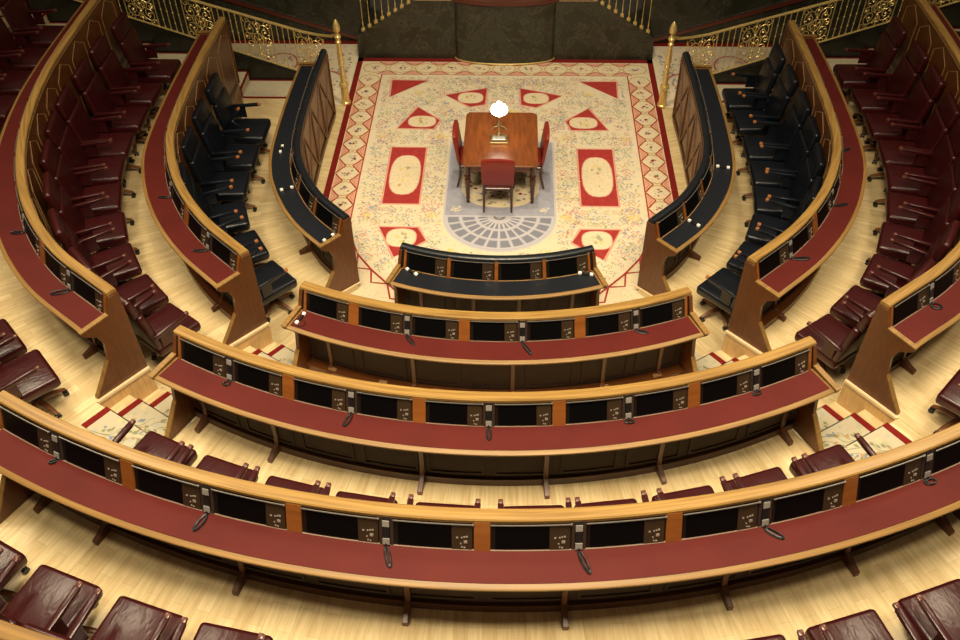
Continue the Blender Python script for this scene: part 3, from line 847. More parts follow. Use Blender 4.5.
for sd in 'LR':
    for k in (1, 2):
        runs = [r for r in RUN if r[0] == sd and r[1] == k]
        at = runs[0][3]
        nmS = 'left' if sd == 'L' else 'right'
        x, y = at(.5, .3)
        root = empty('stair_runner', (x, y, F[k-1]), 0, label='cream floral stair runner on the %s aisle steps, %s' % (nmS, 'beside the shortest red desk' if k == 1 else 'beside the middle curved desk'), cat='carpet', group='stair runners in the aisles')
        rng = random.Random(k*7+(sd == 'L'))
        u0, u1, ub = .15, .99, .225
        # lower landing
        mb = MB(['cream2']); mb.mi = 0
        zl = F[k-1]+.008
        mb.flat([at(.16, -.45), at(1.0, -.45), at(1.0, -.035), at(.16, -.035)], zl)
        leafs(mb, [at(.4, -.4), at(.7, -.2), at(.85, -.04)], zl+.002, .07, ('leafg', 'leafb', 'leaft'), .12, 16, rng)
        mb.build('landing_carpet', None, root, False, recalc=False)
        for (_, _, j, _, oa, ob, z, zb) in runs:
            mb = MB(['cream2']); z1 = z+.012
            quad_prism(mb, [at(u0, oa-.014), at(u1, oa-.014), at(u1, ob-.02), at(u0, ob-.02)], z+.0005, z1)
            quad_prism(mb, [at(u0, oa-.014), at(u1, oa-.014), at(u1, oa-.003), at(u0, oa-.003)], zb, z1)
            mb.use('cdred')
            quad_prism(mb, [at(u0, oa-.016), at(ub, oa-.016), at(ub, ob-.02), at(u0, ob-.02)], z1-.002, z1+.003)
            mb.build('step_carpet', None, root, False)
            mb = MB(['leafg']); 
            pts = [at(.35, ob-.03), at(.55, (oa+ob)/2), at(.8, oa+.03)]
            mb.use('leafg'); mb.ribbon([at(.3+.5*t+.08*sin(6*t), ob-.03-(ob-oa-.05)*t) for t in [i/8 for i in range(9)]], .008, z1+.002)
            mb.use('leafg')
            for q in range(3): mb.ribbon([at(.35+.2*q+.22*t+.05*sin(5*t+q), ob-.04-(ob-oa-.07)*t*.8) for t in [i/6 for i in range(7)]], .007, z1+.0022)
            leafs(mb, pts, z1+.003, .06, ('leafg', 'leafg', 'leafb', 'leafg', 'leaft'), .17, 22 if j < 2 else 34, rng)
            mb.build('vine_pattern', None, root, False, recalc=False)
# podium-end runners (cream with red edges)
for m in (-1, 1):
    root = empty('stair_runner', (m*5, 2.9, F[1]), 0, label='cream runner with red edges on the steps rising past the %s side desks' % ('left' if m < 0 else 'right'), cat='carpet', group='stair runners below the balustrades')
    for mm, xa, xb, z, kk in TREAD:
        if mm != m: continue
        mb = MB(['cream2'])
        ya = 2.61
        quad_prism(mb, [(m*(xa-.012), ya), (m*(xb-.01), ya), (m*(xb-.01), 3.235), (m*(xa-.012), 3.235)], z-(.02 if z < -.1 else .15), z+.01)
        mb.use('cdred')
        for q0, q1 in ((ya-.003, ya+.035), (3.20, 3.235)):
            quad_prism(mb, [(m*(xa-.015), q0), (m*(xb-.01), q0), (m*(xb-.01), q1), (m*(xa-.015), q1)], z-(.02 if z < -.1 else .15), z+.014)
        quad_prism(mb, [(m*(xa-.018), ya), (m*(xa+.01), ya), (m*(xa+.01), 3.235), (m*(xa-.018), 3.235)], z-.02, z+.014)
        mb.build('step_carpet', None, root, False)

# ------------------------------------------------------------------ great carpet
cz = .012
MARK0 = set(bpy.data.objects)
carpet = empty('floral_carpet', (0, 0, 0), 0, label='large cream floral carpet with red border and red panels under the table', cat='carpet')
mb = MB(['medal'])
CB = -4.25
quad_prism(mb, [(-2.76, CB), (2.76, CB), (2.76, 3.70), (-2.76, 3.70)], .0005, .006)
mb.use('cdred')
for q in ([(-2.76, CB), (-2.66, CB), (-2.66, 3.70), (-2.76, 3.70)], [(2.66, CB), (2.76, CB), (2.76, 3.70), (2.66, 3.70)], [(-2.76, 3.58), (2.76, 3.58), (2.76, 3.70), (-2.76, 3.70)]):
    quad_prism(mb, q, .001, .0085)
mb.build('border_field', None, carpet, False)
mb = MB(['cred'])
def medallion(x, y, rx, ry, z):
    o = [(-1, 0), (-.72, .72), (0, 1), (.72, .72), (1, 0), (.72, -.72), (0, -1), (-.72, -.72)]
    pts = [(x+a*rx, y+b*ry) for a, b in o]
    mb.use('cgold'); mb.ribbon(pts, .018, z, True)
    rng = random
    for _ in range(9):
        a = rng.uniform(0, 6.28); d = rng.uniform(0, .5)
        mb.use(rng.choice(('leafp', 'leafg', 'leafb', 'leafp', 'leaft')))
        X, Y = x+cos(a)*d*rx, y+sin(a)*d*ry; s = rng.uniform(.012, .028)
        mb.flat([(X-s, Y), (X, Y-s), (X+s, Y), (X, Y+s)], z+.0005)
zb = .0075
for m in (-1, 1):
    xi, xo = 2.25, 2.66; xc = (xi+xo)/2; y = 3.11-.2
    mb.use('cred'); mb.ribbon([(m*xi, 3.11), (m*xi, -3.6)], .022, zb)
    while y > -3.7:
        medallion(m*xc, y, .195, .185, zb)
        for X in (xi+.015, xo-.015):
            d = 1 if X < xc else -1
            mb.use('cpink'); mb.flat([(m*X, y-.05), (m*(X+d*.11), y-.205), (m*X, y-.36)], zb+.0001)
            mb.use('cred')
            mb.ribbon([(m*X, y-.02), (m*(X+d*.13), y-.205), (m*X, y-.40)], .026, zb+.0006)
            mb.use('cgold'); mb.ribbon([(m*(X+d*.015), y-.12), (m*(X+d*.075), y-.205), (m*(X+d*.015), y-.30)], .014, zb+.0003)
        y -= .41
x = -2.4
mb.use('cred'); mb.ribbon([(-2.25, 3.11), (2.25, 3.11)], .022, zb)
while x <= 2.41:
    medallion(x, 3.345, .225, .17, zb)
    mb.use('cgold')
    if x < 2.3:
        for Y, d in ((3.13, 1), (3.56, -1)):
            mb.use('cpink'); mb.flat([(x+.09, Y), (x+.24, Y+d*.10), (x+.39, Y)], zb+.0002)
            mb.use('cred'); mb.ribbon([(x+.06, Y), (x+.24, Y+d*.12), (x+.42, Y)], .022, zb+.0006)
    x += .48
mb.build('border_pattern', None, carpet, False, recalc=False)
# inner field with its rounded lower end
mb = MB(['cream'])
low = [(2.235, -1.2), (2.19, -1.55), (2.03, -1.94), (1.80, -2.26), (1.54, -2.55), (1.2, -2.9), (.8, -3.15), (.3, -3.3)]
field = [(-2.235, 3.10), (2.235, 3.10)]+low+[(-x, y) for x, y in reversed(low)]
mb.flat(field, .0105)
mb.build('inner_field', None, carpet, False, recalc=False)
mb = MB(['cred']); mb.use('cred')
mb.ribbon([(-x, y) for x, y in reversed(low)][::-1][:0]+low, .03, .0112); mb.ribbon([(-x, y) for x, y in low], .03, .0112)
# lower border lattice beyond the rounded end
for m in (-1, 1):
    for i in range(len(low)-2):
        (xa, ya), (xb, yb) = low[i], low[i+1]
        if ya > -1.9: continue
        nx, ny = .62, -.78
        mb.ribbon([(m*xa, ya), (m*((xa+xb)/2+nx*.16), (ya+yb)/2+ny*.16), (m*xb, yb)], .028, .0114)
mb.build('field_edge', None, carpet, False, recalc=False)
# red panels
RP = [[(1.25, -.735), (1.812, -.735), (1.812, .765), (1.25, .765)],
      [(2.03, 2.90), (1.38, 2.89), (2.01, 2.34)],
      [(1.03, 2.40), (.30, 2.65), (.32, 2.11), (.575, 2.03)],
      [(1.48, 2.0), (1.08, 1.59), (1.17, 1.33), (1.78, 1.34)],
      [(1.79, -1.31), (1.215, -1.315), (1.075, -1.605), (1.505, -1.985)]]
OV = [(1.53, .015, .235, .52), None, (.58, 2.32, .215, .17), (1.38, 1.55, .23, .165), (1.44, -1.55, .215, .20)]
def oval(x, y, a, b, n=20, p=2.6):
    r = []
    for i in range(n):
        t = 2*pi*i/n; c, s = cos(t), sin(t)
        r.append((x+a*abs(c)**(2/p)*(1 if c >= 0 else -1), y+b*abs(s)**(2/p)*(1 if s >= 0 else -1)))
    return r
def arc_edge(poly, k):
    return poly
for m in (-1, 1):
    for P_, O_ in zip(RP, OV):
        mb = MB(['cred'])
        q = [(m*x, y) for x, y in P_]
        mb.use('cpink'); cx_ = sum(a for a, b in q)/len(q); cy_ = sum(b for a, b in q)/len(q)
        mb.flat([(cx_+(a-cx_)*1.0+(.03 if a > cx_ else -.03), cy_+(b-cy_)+(.03 if b > cy_ else -.03)) for a, b in q], .0118)
        mb.use('cred'); mb.flat(q, .0125)
        if O_:
            mb.use('cpink'); mb.flat([(m*x, y) for x, y in oval(O_[0], O_[1], O_[2]+.015, O_[3]+.015)], .013)
            mb.use('medal'); mb.flat([(m*x, y) for x, y in oval(*O_)], .0135)
            mb.use('cyel')
            x, y, a, b = O_
            for t in range(10):
                X = m*x+random.uniform(-.35, .35)*a; Y = y+random.uniform(-.6, .6)*b; s = random.uniform(.015, .035)
                mb.use(random.choice(('cstraw', 'cstraw', 'cgreen', 'ctan'))); mb.flat([(X-s, Y), (X, Y-s*1.4), (X+s, Y), (X, Y+s*1.4)], .014+random.random()*.0005)
        mb.build('red_panel', None, carpet, False, recalc=False)
# garlands of leaves, woven into the field
rng = random.Random(3)
mb = MB(['leafg'])
def inside(x, y):
    if abs(x) < .86 and y < 1.0 and y > -1.85: return False
    for P_ in RP:
        q = P_; ax = abs(x); ins = False
        for i in range(len(q)):
            (x1, y1), (x2, y2) = q[i], q[i-1]
            if (y1 > y) != (y2 > y) and ax < (x2-x1)*(y-y1)/(y2-y1)+x1: ins = not ins
        if ins: return False
    return True
G = []
for m in (-1, 1):
    G += [[(m*1.03, 1.15), (m*1.03, -1.15)], [(m*2.02, 1.15), (m*2.02, -1.15)], [(m*.98, 1.08), (m*2.15, 1.08)], [(m*.98, -1.03), (m*2.15, -1.03)],
          [(m*.90, 1.2), (m*.95, 1.7), (m*.5, 1.86), (m*.1, 1.9)], [(m*1.75, 1.45), (m*1.75, 2.0), (m*1.3, 2.4), (m*.8, 2.75), (m*.1, 2.85)],
          [(m*2.12, 1.3), (m*2.14, 2.95)], [(m*.2, 2.98), (m*2.1, 2.98)], [(m*.95, -1.2), (m*.85, -1.7), (m*.4, -2.05)], [(m*2.02, -1.3), (m*1.9, -1.8), (m*1.5, -2.2), (m*.9, -2.7)],
          [(m*.15, 2.0), (m*.15, 2.8)], [(m*1.2, 1.25), (m*.98, 1.75), (m*1.2, 2.2)]]
def leaf(x, y, a, L, w, z):
    mb.flat([(x, y), (x+cos(a)*L*.5-sin(a)*w, y+sin(a)*L*.5+cos(a)*w), (x+cos(a)*L, y+sin(a)*L), (x+cos(a)*L*.5+sin(a)*w, y+sin(a)*L*.5-cos(a)*w)], z)
G2 = []
for g in G:
    for dd_ in (-.14, .14):
        a, b = g[0], g[-1]; l = hypot(b[0]-a[0], b[1]-a[1]) or 1
        G2.append([(x-(b[1]-a[1])/l*dd_, y+(b[0]-a[0])/l*dd_) for x, y in g])
def infield(x, y):
    return abs(x) < 2.17 and y < 3.04 and y > -2.2-(2.17-abs(x))*.5
inside0 = inside
def inside(x, y): return infield(x, y) and inside0(x, y)
for g in G+G2:
    for gi, (a, b) in enumerate(zip(g, g[1:])):
        L = hypot(b[0]-a[0], b[1]-a[1]); n = max(2, int(L/.042)); ang = atan2(b[1]-a[1], b[0]-a[0])
        for i in range(n):
            f = (i+.5)/n; wob = rng.gauss(0, .022)
            x = a[0]+(b[0]-a[0])*f-sin(ang)*wob; y = a[1]+(b[1]-a[1])*f+cos(ang)*wob
            if not inside(x, y) or rng.random() < .3: continue
            blk = int(i/7) % 3
            for sg in (-1, 1):
                mb.use(('crose', 'cgreen', 'ctan')[blk] if rng.random() < .8 else 'cblue')
                x2, y2 = x+cos(ang+sg*.8)*.07, y+sin(ang+sg*.8)*.07
                if inside(x2, y2): leaf(x, y, ang+sg*.8, .068+rng.random()*.02, .0105, .0118+rng.random()*.0004)
            if i % 6 == 3:
                for q in range(5):
                    X, Y = x+rng.gauss(0, .06), y+rng.gauss(0, .06)
                    if inside(X, Y):
                        r_ = rng.uniform(.012, .024); mb.use(rng.choice(('cblue', 'crose', 'cstraw', 'cblue', 'leafg'))); mb.flat([(X-r_, Y), (X, Y-r_), (X+r_, Y), (X, Y+r_)], .0124+rng.random()*.0003)
for m in (-1, 1):
    for x, y in ((1.03, 1.08), (1.03, -1.03), (2.02, 1.08), (2.02, -1.03), (1.5, 2.48), (.15, 1.9), (.7, -1.85)):
        for i in range(16):
            a = rng.uniform(0, 6.28); d = rng.uniform(0, .11); s = rng.uniform(.012, .035)
            X, Y = m*x+cos(a)*d, y+sin(a)*d*.8
            mb.use('cstraw'); mb.flat([(X-s, Y), (X, Y-s), (X+s, Y), (X, Y+s)], .0124+rng.random()*.0004)
mb.build('garland_pattern', None, carpet, False, recalc=False)
# grey centre with fan
mb = MB(['cgrey'])
zc = .0142
g = [(-.83, .95), (.83, .95), (.83, -1.02)]+[(.83*cos(a), -1.02-.78*sin(a)) for a in [pi*i/20 for i in range(1, 20)]]+[(-.83, -1.02)]
mb.use('cgreyl'); cxm = [(x*1.035, (y+.4)*1.03-.4) for x, y in g]; mb.flat(cxm, zc-.0006)
mb.use('cgrey'); mb.flat(g, zc)
mb.use('medal'); mb.flat(oval(0, -.15, .62, .66), zc+.0006)
for _ in range(150):
    a = rng.uniform(0, 6.28); d = sqrt(rng.random()); X, Y = .56*d*cos(a), -.15+.6*d*sin(a); s = rng.uniform(.02, .05)
    mb.use(rng.choice(('leaft', 'cgreyl', 'leafg', 'cdred', 'leaft', 'cgreyd'))); mb.flat([(X-s, Y), (X, Y-s*.6), (X+s, Y), (X, Y+s*.6)], zc+.001+rng.random()*.001)
for m in (-1, 1):
    for _ in range(16):
        X, Y = m*.68+rng.gauss(0, .04), -.86+rng.gauss(0, .035); s = rng.uniform(.015, .035)
        mb.use(rng.choice(('medal', 'cgreyl', 'medal'))); mb.flat([(X-s, Y), (X, Y-s*.6), (X+s, Y), (X, Y+s*.6)], zc+.001+rng.random()*.001)
mb.use('cgreyl'); mb.ribbon([(-.83, -1.02), (.83, -1.02)], .025, zc+.001)
for r0, r1 in ((.18, .30), (.37, .53), (.60, .75)):
    for i in range(12):
        a0, a1 = pi*(i+.16)/12, pi*(i+.84)/12
        mb.use('cgreyd')
        q = [(r*cos(a)*1.04, -1.03-r*sin(a)*.96) for r, a in ((r0, a0), (r1, a0), (r1, (a0+a1)/2), (r1, a1), (r0, a1))]
        mb.flat(q, zc+.0008)
for r in (.15, .335, .565, .775):
    mb.use('cgreyl'); mb.ribbon([(r*cos(a)*1.04, -1.03-r*sin(a)*.96) for a in [pi*i/24 for i in range(25)]], .038, zc+.0012)
for i in range(13):
    a = pi*i/12; mb.use('cgreyl'); mb.ribbon([(.06*cos(a), -1.03-.06*sin(a)), (.77*cos(a)*1.04, -1.03-.77*sin(a)*.96)], .030, zc+.0016)
mb.build('grey_centre', None, carpet, False, recalc=False)

# ------------------------------------------------------------------ table, chairs, lamp
TX0, TX1, TY0, TY1, TZ = -.562, .562, -.776, .673, .76
table = empty('writing_table', (0, -.05, .015), 0, label='polished reddish wooden table with turned legs in the middle of the carpet', cat='table')
def rrect(x0, x1, y0, y1, r, n=5):
    P = []
    for cx, cy, a0 in ((x1-r, y1-r, 0), (x0+r, y1-r, pi/2), (x0+r, y0+r, pi), (x1-r, y0+r, 1.5*pi)):
        for i in range(n+1): P.append((cx+r*cos(a0+pi/2*i/n), cy+r*sin(a0+pi/2*i/n)))
    return P
mb = MB()
rings = []
for ins, z in ((.012, TZ-.035), (0, TZ-.028), (0, TZ-.008), (.006, TZ), (.03, TZ+.001)):
    rings.append([Vector((x, y, z)) for x, y in rrect(TX0+ins, TX1-ins, TY0+ins, TY1-ins, .09)])
mb.grid_sweep(rings); mb.build('tabletop', M_['table'], table)
mb = MB()
for c, s in (((0, TY0+.10, TZ-.10), (.92, .03, .13)), ((0, TY1-.10, TZ-.10), (.92, .03, .13)), ((TX0+.075, -.05, TZ-.10), (.03, 1.2, .13)), ((TX1-.075, -.05, TZ-.10), (.03, 1.2, .13))):
    mb.box(c, s, None, .004, 1)
mb.build('apron', M_['table'], table)
for x in (-.49, .49):
    for y in (TY0+.09, TY1-.09):
        mb = MB()
        mb.lathe((x, y, .015), [(.022, 0), (.03, .02), (.02, .05), (.032, .09), (.025, .11), (.038, .30), (.047, .44), (.032, .47), (.05, .50), (.034, .53), (.042, .56), (.046, .72)], 14)
        mb.build('leg', M_['tleg'], table)
def dining_chair(x, y, rz, label):
    root = empty('upholstered_chair', (x, y, .015), rz, label=label, cat='chair', group='red chairs around the table')
    R_ = root_matrix(root)
    class L(MB):
        def build(s, name, mat, parent, **k):
            s.bm.transform(R_); return MB.build(s, name, mat, parent, **k)
    m = L(); m.box((0, .0, .45), (.46, .44, .09), None, .035, 3); m.build('seat', M_['chairred'], root)
    m = L(); m.box((0, 0, .385), (.45, .43, .05), None, .006, 1); m.build('seat_rail', M_['tleg'], root)
    tl = Matrix.Rotation(radians(8), 3, 'X')
    m = L()
    n = 14; rings = []
    for yy, ins in ((-.03, .02), (-.02, 0), (.02, 0), (.03, .02)):
        P = []
        w = .235-ins
        for (a, b) in [(-w, .0+ins), (w, .0+ins), (w+.012, .42)]+[(w*cos(t)*1.05, .42+ins*-1+.075*sin(t)) for t in [pi*i/n for i in range(1, n)]]+[(-w-.012, .42)]:
            v = tl @ Vector((a, yy, b)); P.append(v+Vector((0, -.235, .50)))
        rings.append(P)
    m.grid_sweep(rings); b = m.build('backrest', M_['chairred'], root)
    for sx in (-1, 1):
        m = L(); m.tube([(sx*.2, .18, .40), (sx*.205, .185, .2), (sx*.2, .2, 0)], [.024, .018, .013], 8); m.build('leg', M_['tleg'], root)
        m = L(); m.tube([(sx*.205, -.245, .52), (sx*.205, -.215, .38), (sx*.205, -.225, .2), (sx*.21, -.27, 0)], [.02, .024, .02, .015], 8); m.build('leg', M_['tleg'], root)
dining_chair(-.03, -.66, 0, 'red upholstered chair with its back to the camera at the table')
dining_chair(-.40, -.10, -pi/2-.02, 'red upholstered chair at the left side of the table')
dining_chair(.40, -.12, pi/2+.02, 'red upholstered chair at the right side of the table')
lamp = empty('table_lamp', (-.03, -.12, TZ+.001), 0, label='small brass lamp with a glowing white globe on the table', cat='lamp')
lx, ly, lz = -.03, -.12, TZ+.001
mb = MB(); q = lambda h, a, b: [Vector((lx+sx*a, ly+sy*b, lz+h)) for sx, sy in ((-1, -1), (1, -1), (1, 1), (-1, 1))]
mb.grid_sweep([q(0, .14, .10), q(.02, .14, .10), q(.03, .12, .085), q(.055, .115, .08)]); base = mb.build('base', M_['lampb'], lamp, smooth=False)
mb = MB(); mb.box((lx, ly-.02, lz+.062), (.19, .10, .012), None, .003, 1); mb.build('ink_tray', M_['silver'], base)
mb = MB()
for a in (-1, 1):
    mb.tube([(lx+a*.13, ly+.02, lz+.03), (lx+a*.135, ly+.04, lz+.14), (lx+a*.08, ly+.06, lz+.2), (lx, ly+.07, lz+.22)], .009, 7)
mb.build('arched_frame', M_['lampb'], lamp)
mb = MB(); mb.lathe((lx, ly+.06, lz), [(.03, .05), (.035, .09), (.014, .12), (.02, .2), (.035, .24), (.014, .29), (.02, .36), (.045, .395), (.03, .42)], 14); mb.build('stem', M_['lampb'], lamp)
mb = MB(); mb.lathe((lx, ly+.06, lz+.415), [(.03, 0), (.07, .012), (.115, .05), (.128, .09), (.112, .135), (.07, .165), (.025, .18), (.028, .215), (.022, .217)], 20); mb.build('globe', M_['globe'], lamp)

# ------------------------------------------------------------------ podium, walls, balustrades
pod = MB()
prof = [(-2.76, 0), (-2.74, .45), (-1.62, 1.13), (1.62, 1.13), (2.74, .45), (2.76, 0)]
pod.grid_sweep([[Vector((x, 3.71, z)) for x, z in prof], [Vector((x, 6.5, z)) for x, z in prof]])
o = pod.build('wall_podium', M_['marble'], smooth=False); tag(o, kind='structure')
mb = MB(); bow = [(.92*cos(a), 3.72-.25*sin(a)) for a in [pi*i/16 for i in range(17)]]
mb.grid_sweep([[Vector((x, y, z)) for x, y in bow] for z in (0., 1.13)]); o = mb.build('trim_3', M_['marble']); tag(o, kind='structure')
mb = MB(); mb.tube([(x*1.005, y-.006, .03) for x, y in bow], .014, 6); o = mb.build('trim_4', M_['gold']); tag(o, kind='structure')
desk = empty('podium_desk', (0, 3.8, 1.13), 0, label='red brown polished wooden podium front at the top edge, above dark marble', cat='podium')
mb = MB()
bw = [(1.0*cos(a), 3.85-.33*sin(a)) for a in [pi*i/16 for i in range(17)]]+[(-1.0, 4.6), (1.0, 4.6)]
mb.grid_sweep([[Vector((x, y, z)) for x, y in bw] for z in (1.131, 1.75)]); mb.build('front_panel', M_['wallwood'], desk)
mb = MB(); mb.grid_sweep([[Vector((x*1.03, (y-4)*1.03+4, z)) for x, y in bw] for z in (1.131, 1.18)]); mb.build('base_molding', M_['wallwood'], desk)
for m in (-1, 1):
    nmS = 'left' if m < 0 else 'right'
    rl = empty('podium_railing', (m*2.1, 3.76, .8), 0, label='slim brass balusters rising beside the podium on the %s' % nmS, cat='railing', group='podium railings')
    def top(x): return .45+(2.74-abs(x))*(.68/1.12) if abs(x) > 1.62 else 1.13
    n = 9
    for i in range(n):
        x = 2.62-i*.125; z = top(x)
        mb = MB(); mb.box((m*x, 3.78, z+.02), (.07, .07, .07), None, .012, 2)
        mb.lathe((m*x, 3.78, z+.05), [(.014, 0), (.010, .06), (.014, .1), (.0065, .16), (.0065, .50), (.012, .55), (.0065, .6), (.0065, .95)], 8)
        mb.build('baluster', M_['gold'], rl)
    mb = MB(); mb.tube([(m*2.66, 3.78, top(2.66)+1.0), (m*1.55, 3.78, top(1.62)+1.03), (m*1.0, 3.78, top(1.62)+1.03)], .022, 8); mb.build('handrail', M_['gold'], rl)
    mb = MB()
    for i in range(7):
        x = 1.58-i*.10
        c = Vector((m*x, 3.74, 1.17))
        mb.tube([c+Vector((.032*cos(t), 0, .032*sin(t))) for t in [2*pi*j/10 for j in range(10)]], .007, 6, True)
    mb.tube([(m*1.62, 3.74, 1.135), (m*.93, 3.74, 1.135)], .01, 6); mb.tube([(m*1.62, 3.74, 1.21), (m*.93, 3.74, 1.21)], .009, 6)
    mb.build('lace_border', M_['inlay'], rl)
    # rear wall of the passage
    mb = MB(); quad_prism(mb, [(m*2.6, 4.36), (m*14, 4.36), (m*14, 4.7), (m*2.6, 4.7)], 0, 4.5)
    o = mb.build('wall_'+nmS, M_['marble'], smooth=False); tag(o, kind='structure')
    # red brown rail climbing that wall
    mb = MB(); mb.grid_sweep([[Vector((m*x, y, z+dz)) for y, dz in ((4.36, 0), (4.36, .06), (4.31, .07), (4.31, 0))] for x, z in ((2.76, .02), (5.2, .80), (9, 2.0))])
    o = mb.build('trim_5' if m < 0 else 'trim_6', M_['wallwood'], smooth=False); tag(o, kind='structure')
    # passage carpet
    mb = MB(['cream3'])
    mb.flat([(m*2.765, 2.2), (m*3.3, 2.72), (m*9.5, 2.72), (m*9.5, 4.35), (m*2.765, 4.35)], .010)
    mb.flat([(m*2.765, 2.05), (m*3.3, 2.05), (m*3.3, 2.72), (m*2.765, 2.2)], .0102)
    mb.use('cdred')
    mb.flat([(m*2.765, 4.22), (m*9.5, 4.22), (m*9.5, 4.35), (m*2.765, 4.35)], .0115)
    mb.use('leafp'); mb.ribbon([(m*(3.25+.35*cos(a)), 2.75+.45*sin(a)) for a in [pi*i/14-pi*.3 for i in range(20)]], .05, .012)
    for cx_ in (4.2, 5.3, 6.4):
        mb.ribbon([(m*(cx_+.32*cos(a)), 3.45+.4*sin(a)) for a in [2*pi*i/20 for i in range(20)]], .04, .012, True)
    rng = random.Random(11)
    leafs(mb, [(m*3, 2.5), (m*3, 3.8)], .012, .07, ('leafg', 'leafb', 'leaft'), .25, 40, rng)
    leafs(mb, [(m*3, 3.5), (m*8, 3.5)], .012, .08, ('leafg', 'leafb', 'leaft', 'leafp'), .5, 150, rng)
    o = mb.build('passage_carpet', None, None, False, recalc=False)
    tag(o, 'pale floral carpet in the passage behind the %s balustrade' % nmS, 'carpet', 'passage carpets')
    # marble plinth carrying the balustrade
    def pz(x): return max(.02, .22+.36*(x-3.7))
    def hz(x): return 1.07+.315*(x-3.68)
    mb = MB(); xs = [3.18, 3.7, 9.5]
    mb.grid_sweep([[Vector((m*x, y, z)) for y, z in ((2.715, 0), (2.715, pz(x)), (2.83, pz(x)), (2.83, 0))] for x in xs])
    o = mb.build('trim_7' if m < 0 else 'trim_8', M_['marble2'], smooth=False); tag(o, kind='structure')
    # balustrade
    bal = empty('stair_balustrade', (m*4.5, 2.77, .5), 0, label='ornate gilded iron balustrade climbing towards the upper %s' % nmS, cat='balustrade', group='gilded balustrades')
    YB = 2.77
    hp = [(2.80, 2.22, 1.26), (2.95, 2.42, 1.12), (3.2, 2.65, 1.02), (3.5, YB, hz(3.5))]+[(x, YB, hz(x)) for x in (4, 5, 6, 7, 8, 9.4)]
    mb = MB(); mb.tube([(m*a, b, c) for a, b, c in hp], .024, 8); mb.build('handrail', M_['gold'], bal)
    mb = MB(); mb.tube([(m*x, YB, pz(x)+.045) for x in (3.2, 3.7, 5, 6, 7, 8, 9.4)], .017, 8); mb.build('bottom_rail', M_['gold'], bal)
    def scroll(cx, wd):
        mb = MB(); r = .008
        def P(u, v):   # u across (-1..1), v up (0..1)
            x = cx+u*wd/2; lo, hi = pz(x)+.06, hz(x)-.03
            return (m*x, YB, lo+(hi-lo)*v)
        mb.tube([P(-1, 0), P(-1, 1)], r*1.1, 6); mb.tube([P(1, 0), P(1, 1)], r*1.1, 6)
        for cu, cv, dr, a0 in ((-.5, .72, 1, 0), (.5, .72, -1, pi), (-.5, .28, -1, 0), (.5, .28, 1, pi), (-.25, .5, 1, pi/2), (.25, .5, -1, pi/2)):
            R0 = .44 if abs(cu) > .3 else .25
            mb.tube([P(cu+(R0*(1-t*.8))*cos(a0+dr*t*9.5), cv+(R0*.48*(1-t*.8))*sin(a0+dr*t*9.5)) for t in [i/26 for i in range(27)]], r, 5)
        mb.tube([P(0, 0), P(.05, .2), P(0, .5), P(-.05, .8), P(0, 1)], r*1.2, 6)
        mb.tube([P(.30*cos(t), .5+.16*sin(t)) for t in [2*pi*i/16 for i in range(16)]], r*1.3, 6, True)
        for u, v in ((0, .5), (-.5, .72), (.5, .72), (-.5, .28), (.5, .28), (0, .12), (0, .9), (-.8, .5), (.8, .5), (0, .30), (0, .70)):
            x, y, z = P(u, v); mb.lathe((x, y, z-.022), [(.003, 0), (.018, .01), (.024, .022), (.018, .034), (.003, .044)], 8)
        for cu, cv, dr, a0 in ((-.72, .5, 1, 0), (.72, .5, -1, pi), (0, .84, 1, pi/2), (0, .16, -1, pi/2), (-.75, .92, 1, 0), (.75, .92, -1, pi), (-.75, .08, -1, 0), (.75, .08, 1, pi)):
            mb.tube([P(cu+(.26*(1-t*.8))*cos(a0+dr*t*8), cv+(.11*(1-t*.8))*sin(a0+dr*t*8)) for t in [i/20 for i in range(21)]], r*.9, 5)
        for t in range(14):
            a = 2*pi*t/14; x, y, z = P(.78*cos(a), .5+.42*sin(a)); mb.box((x, y, z), (.035, .012, .02), Matrix.Rotation(a*m, 3, 'Y'), .004, 1)
        mb.build('scroll_panel', M_['gold'], bal)
    cs = (3.42, 4.30, 5.27, 6.25, 7.23)
    for c in cs: scroll(c, .50)
    for a, b in zip(cs, cs[1:]):
        n = 3 if b-a < .93 else 4
        x0, x1 = a+.25, b-.25
        for i in range(n):
            x = x0+(x1-x0)*(i+1)/(n+1); lo, hi = pz(x)+.05, hz(x)-.01; h = hi-lo
            mb = MB()
            pr = [(.011, 0), (.014, .03), (.0075, .06), (.0075, h*.22), (.015, h*.24), (.0075, h*.26), (.0075, h*.48), (.017, h*.505), (.0075, h*.53), (.0075, h*.74), (.015, h*.76), (.0075, h*.78), (.0075, h-.05), (.014, h-.02), (.009, h)]
            mb.lathe((m*x, YB, lo), pr, 8); mb.build('baluster', M_['gold'], bal)
    # newel post
    nw = empty('newel_post', (m*2.77, 2.12, .012), 0, label='polished brass newel post with acorn finial at the %s end of the podium carpet' % nmS, cat='post', group='brass newel posts')
    mb = MB(); c = (m*2.77, 2.12, .012)
    mb.lathe(c, [(.085, 0), (.085, .03), (.068, .05), (.062, .32), (.085, .35), (.07, .40)], 20); mb.build('base', M_['gold'], nw)
    mb = MB(); mb.lathe(c, [(.05, .395), (.04, .44), (.052, .50), (.038, .72), (.058, .75), (.04, .79), (.05, .85), (.034, 1.13), (.05, 1.17), (.03, 1.2)], 16); mb.build('shaft', M_['gold'], nw)
    mb = MB(); mb.lathe(c, [(.03, 1.2), (.052, 1.24), (.06, 1.27), (.03, 1.31), (.026, 1.34), (.05, 1.36), (.062, 1.40), (.055, 1.46), (.03, 1.53), (.008, 1.565)], 18); mb.build('finial', M_['gold'], nw)

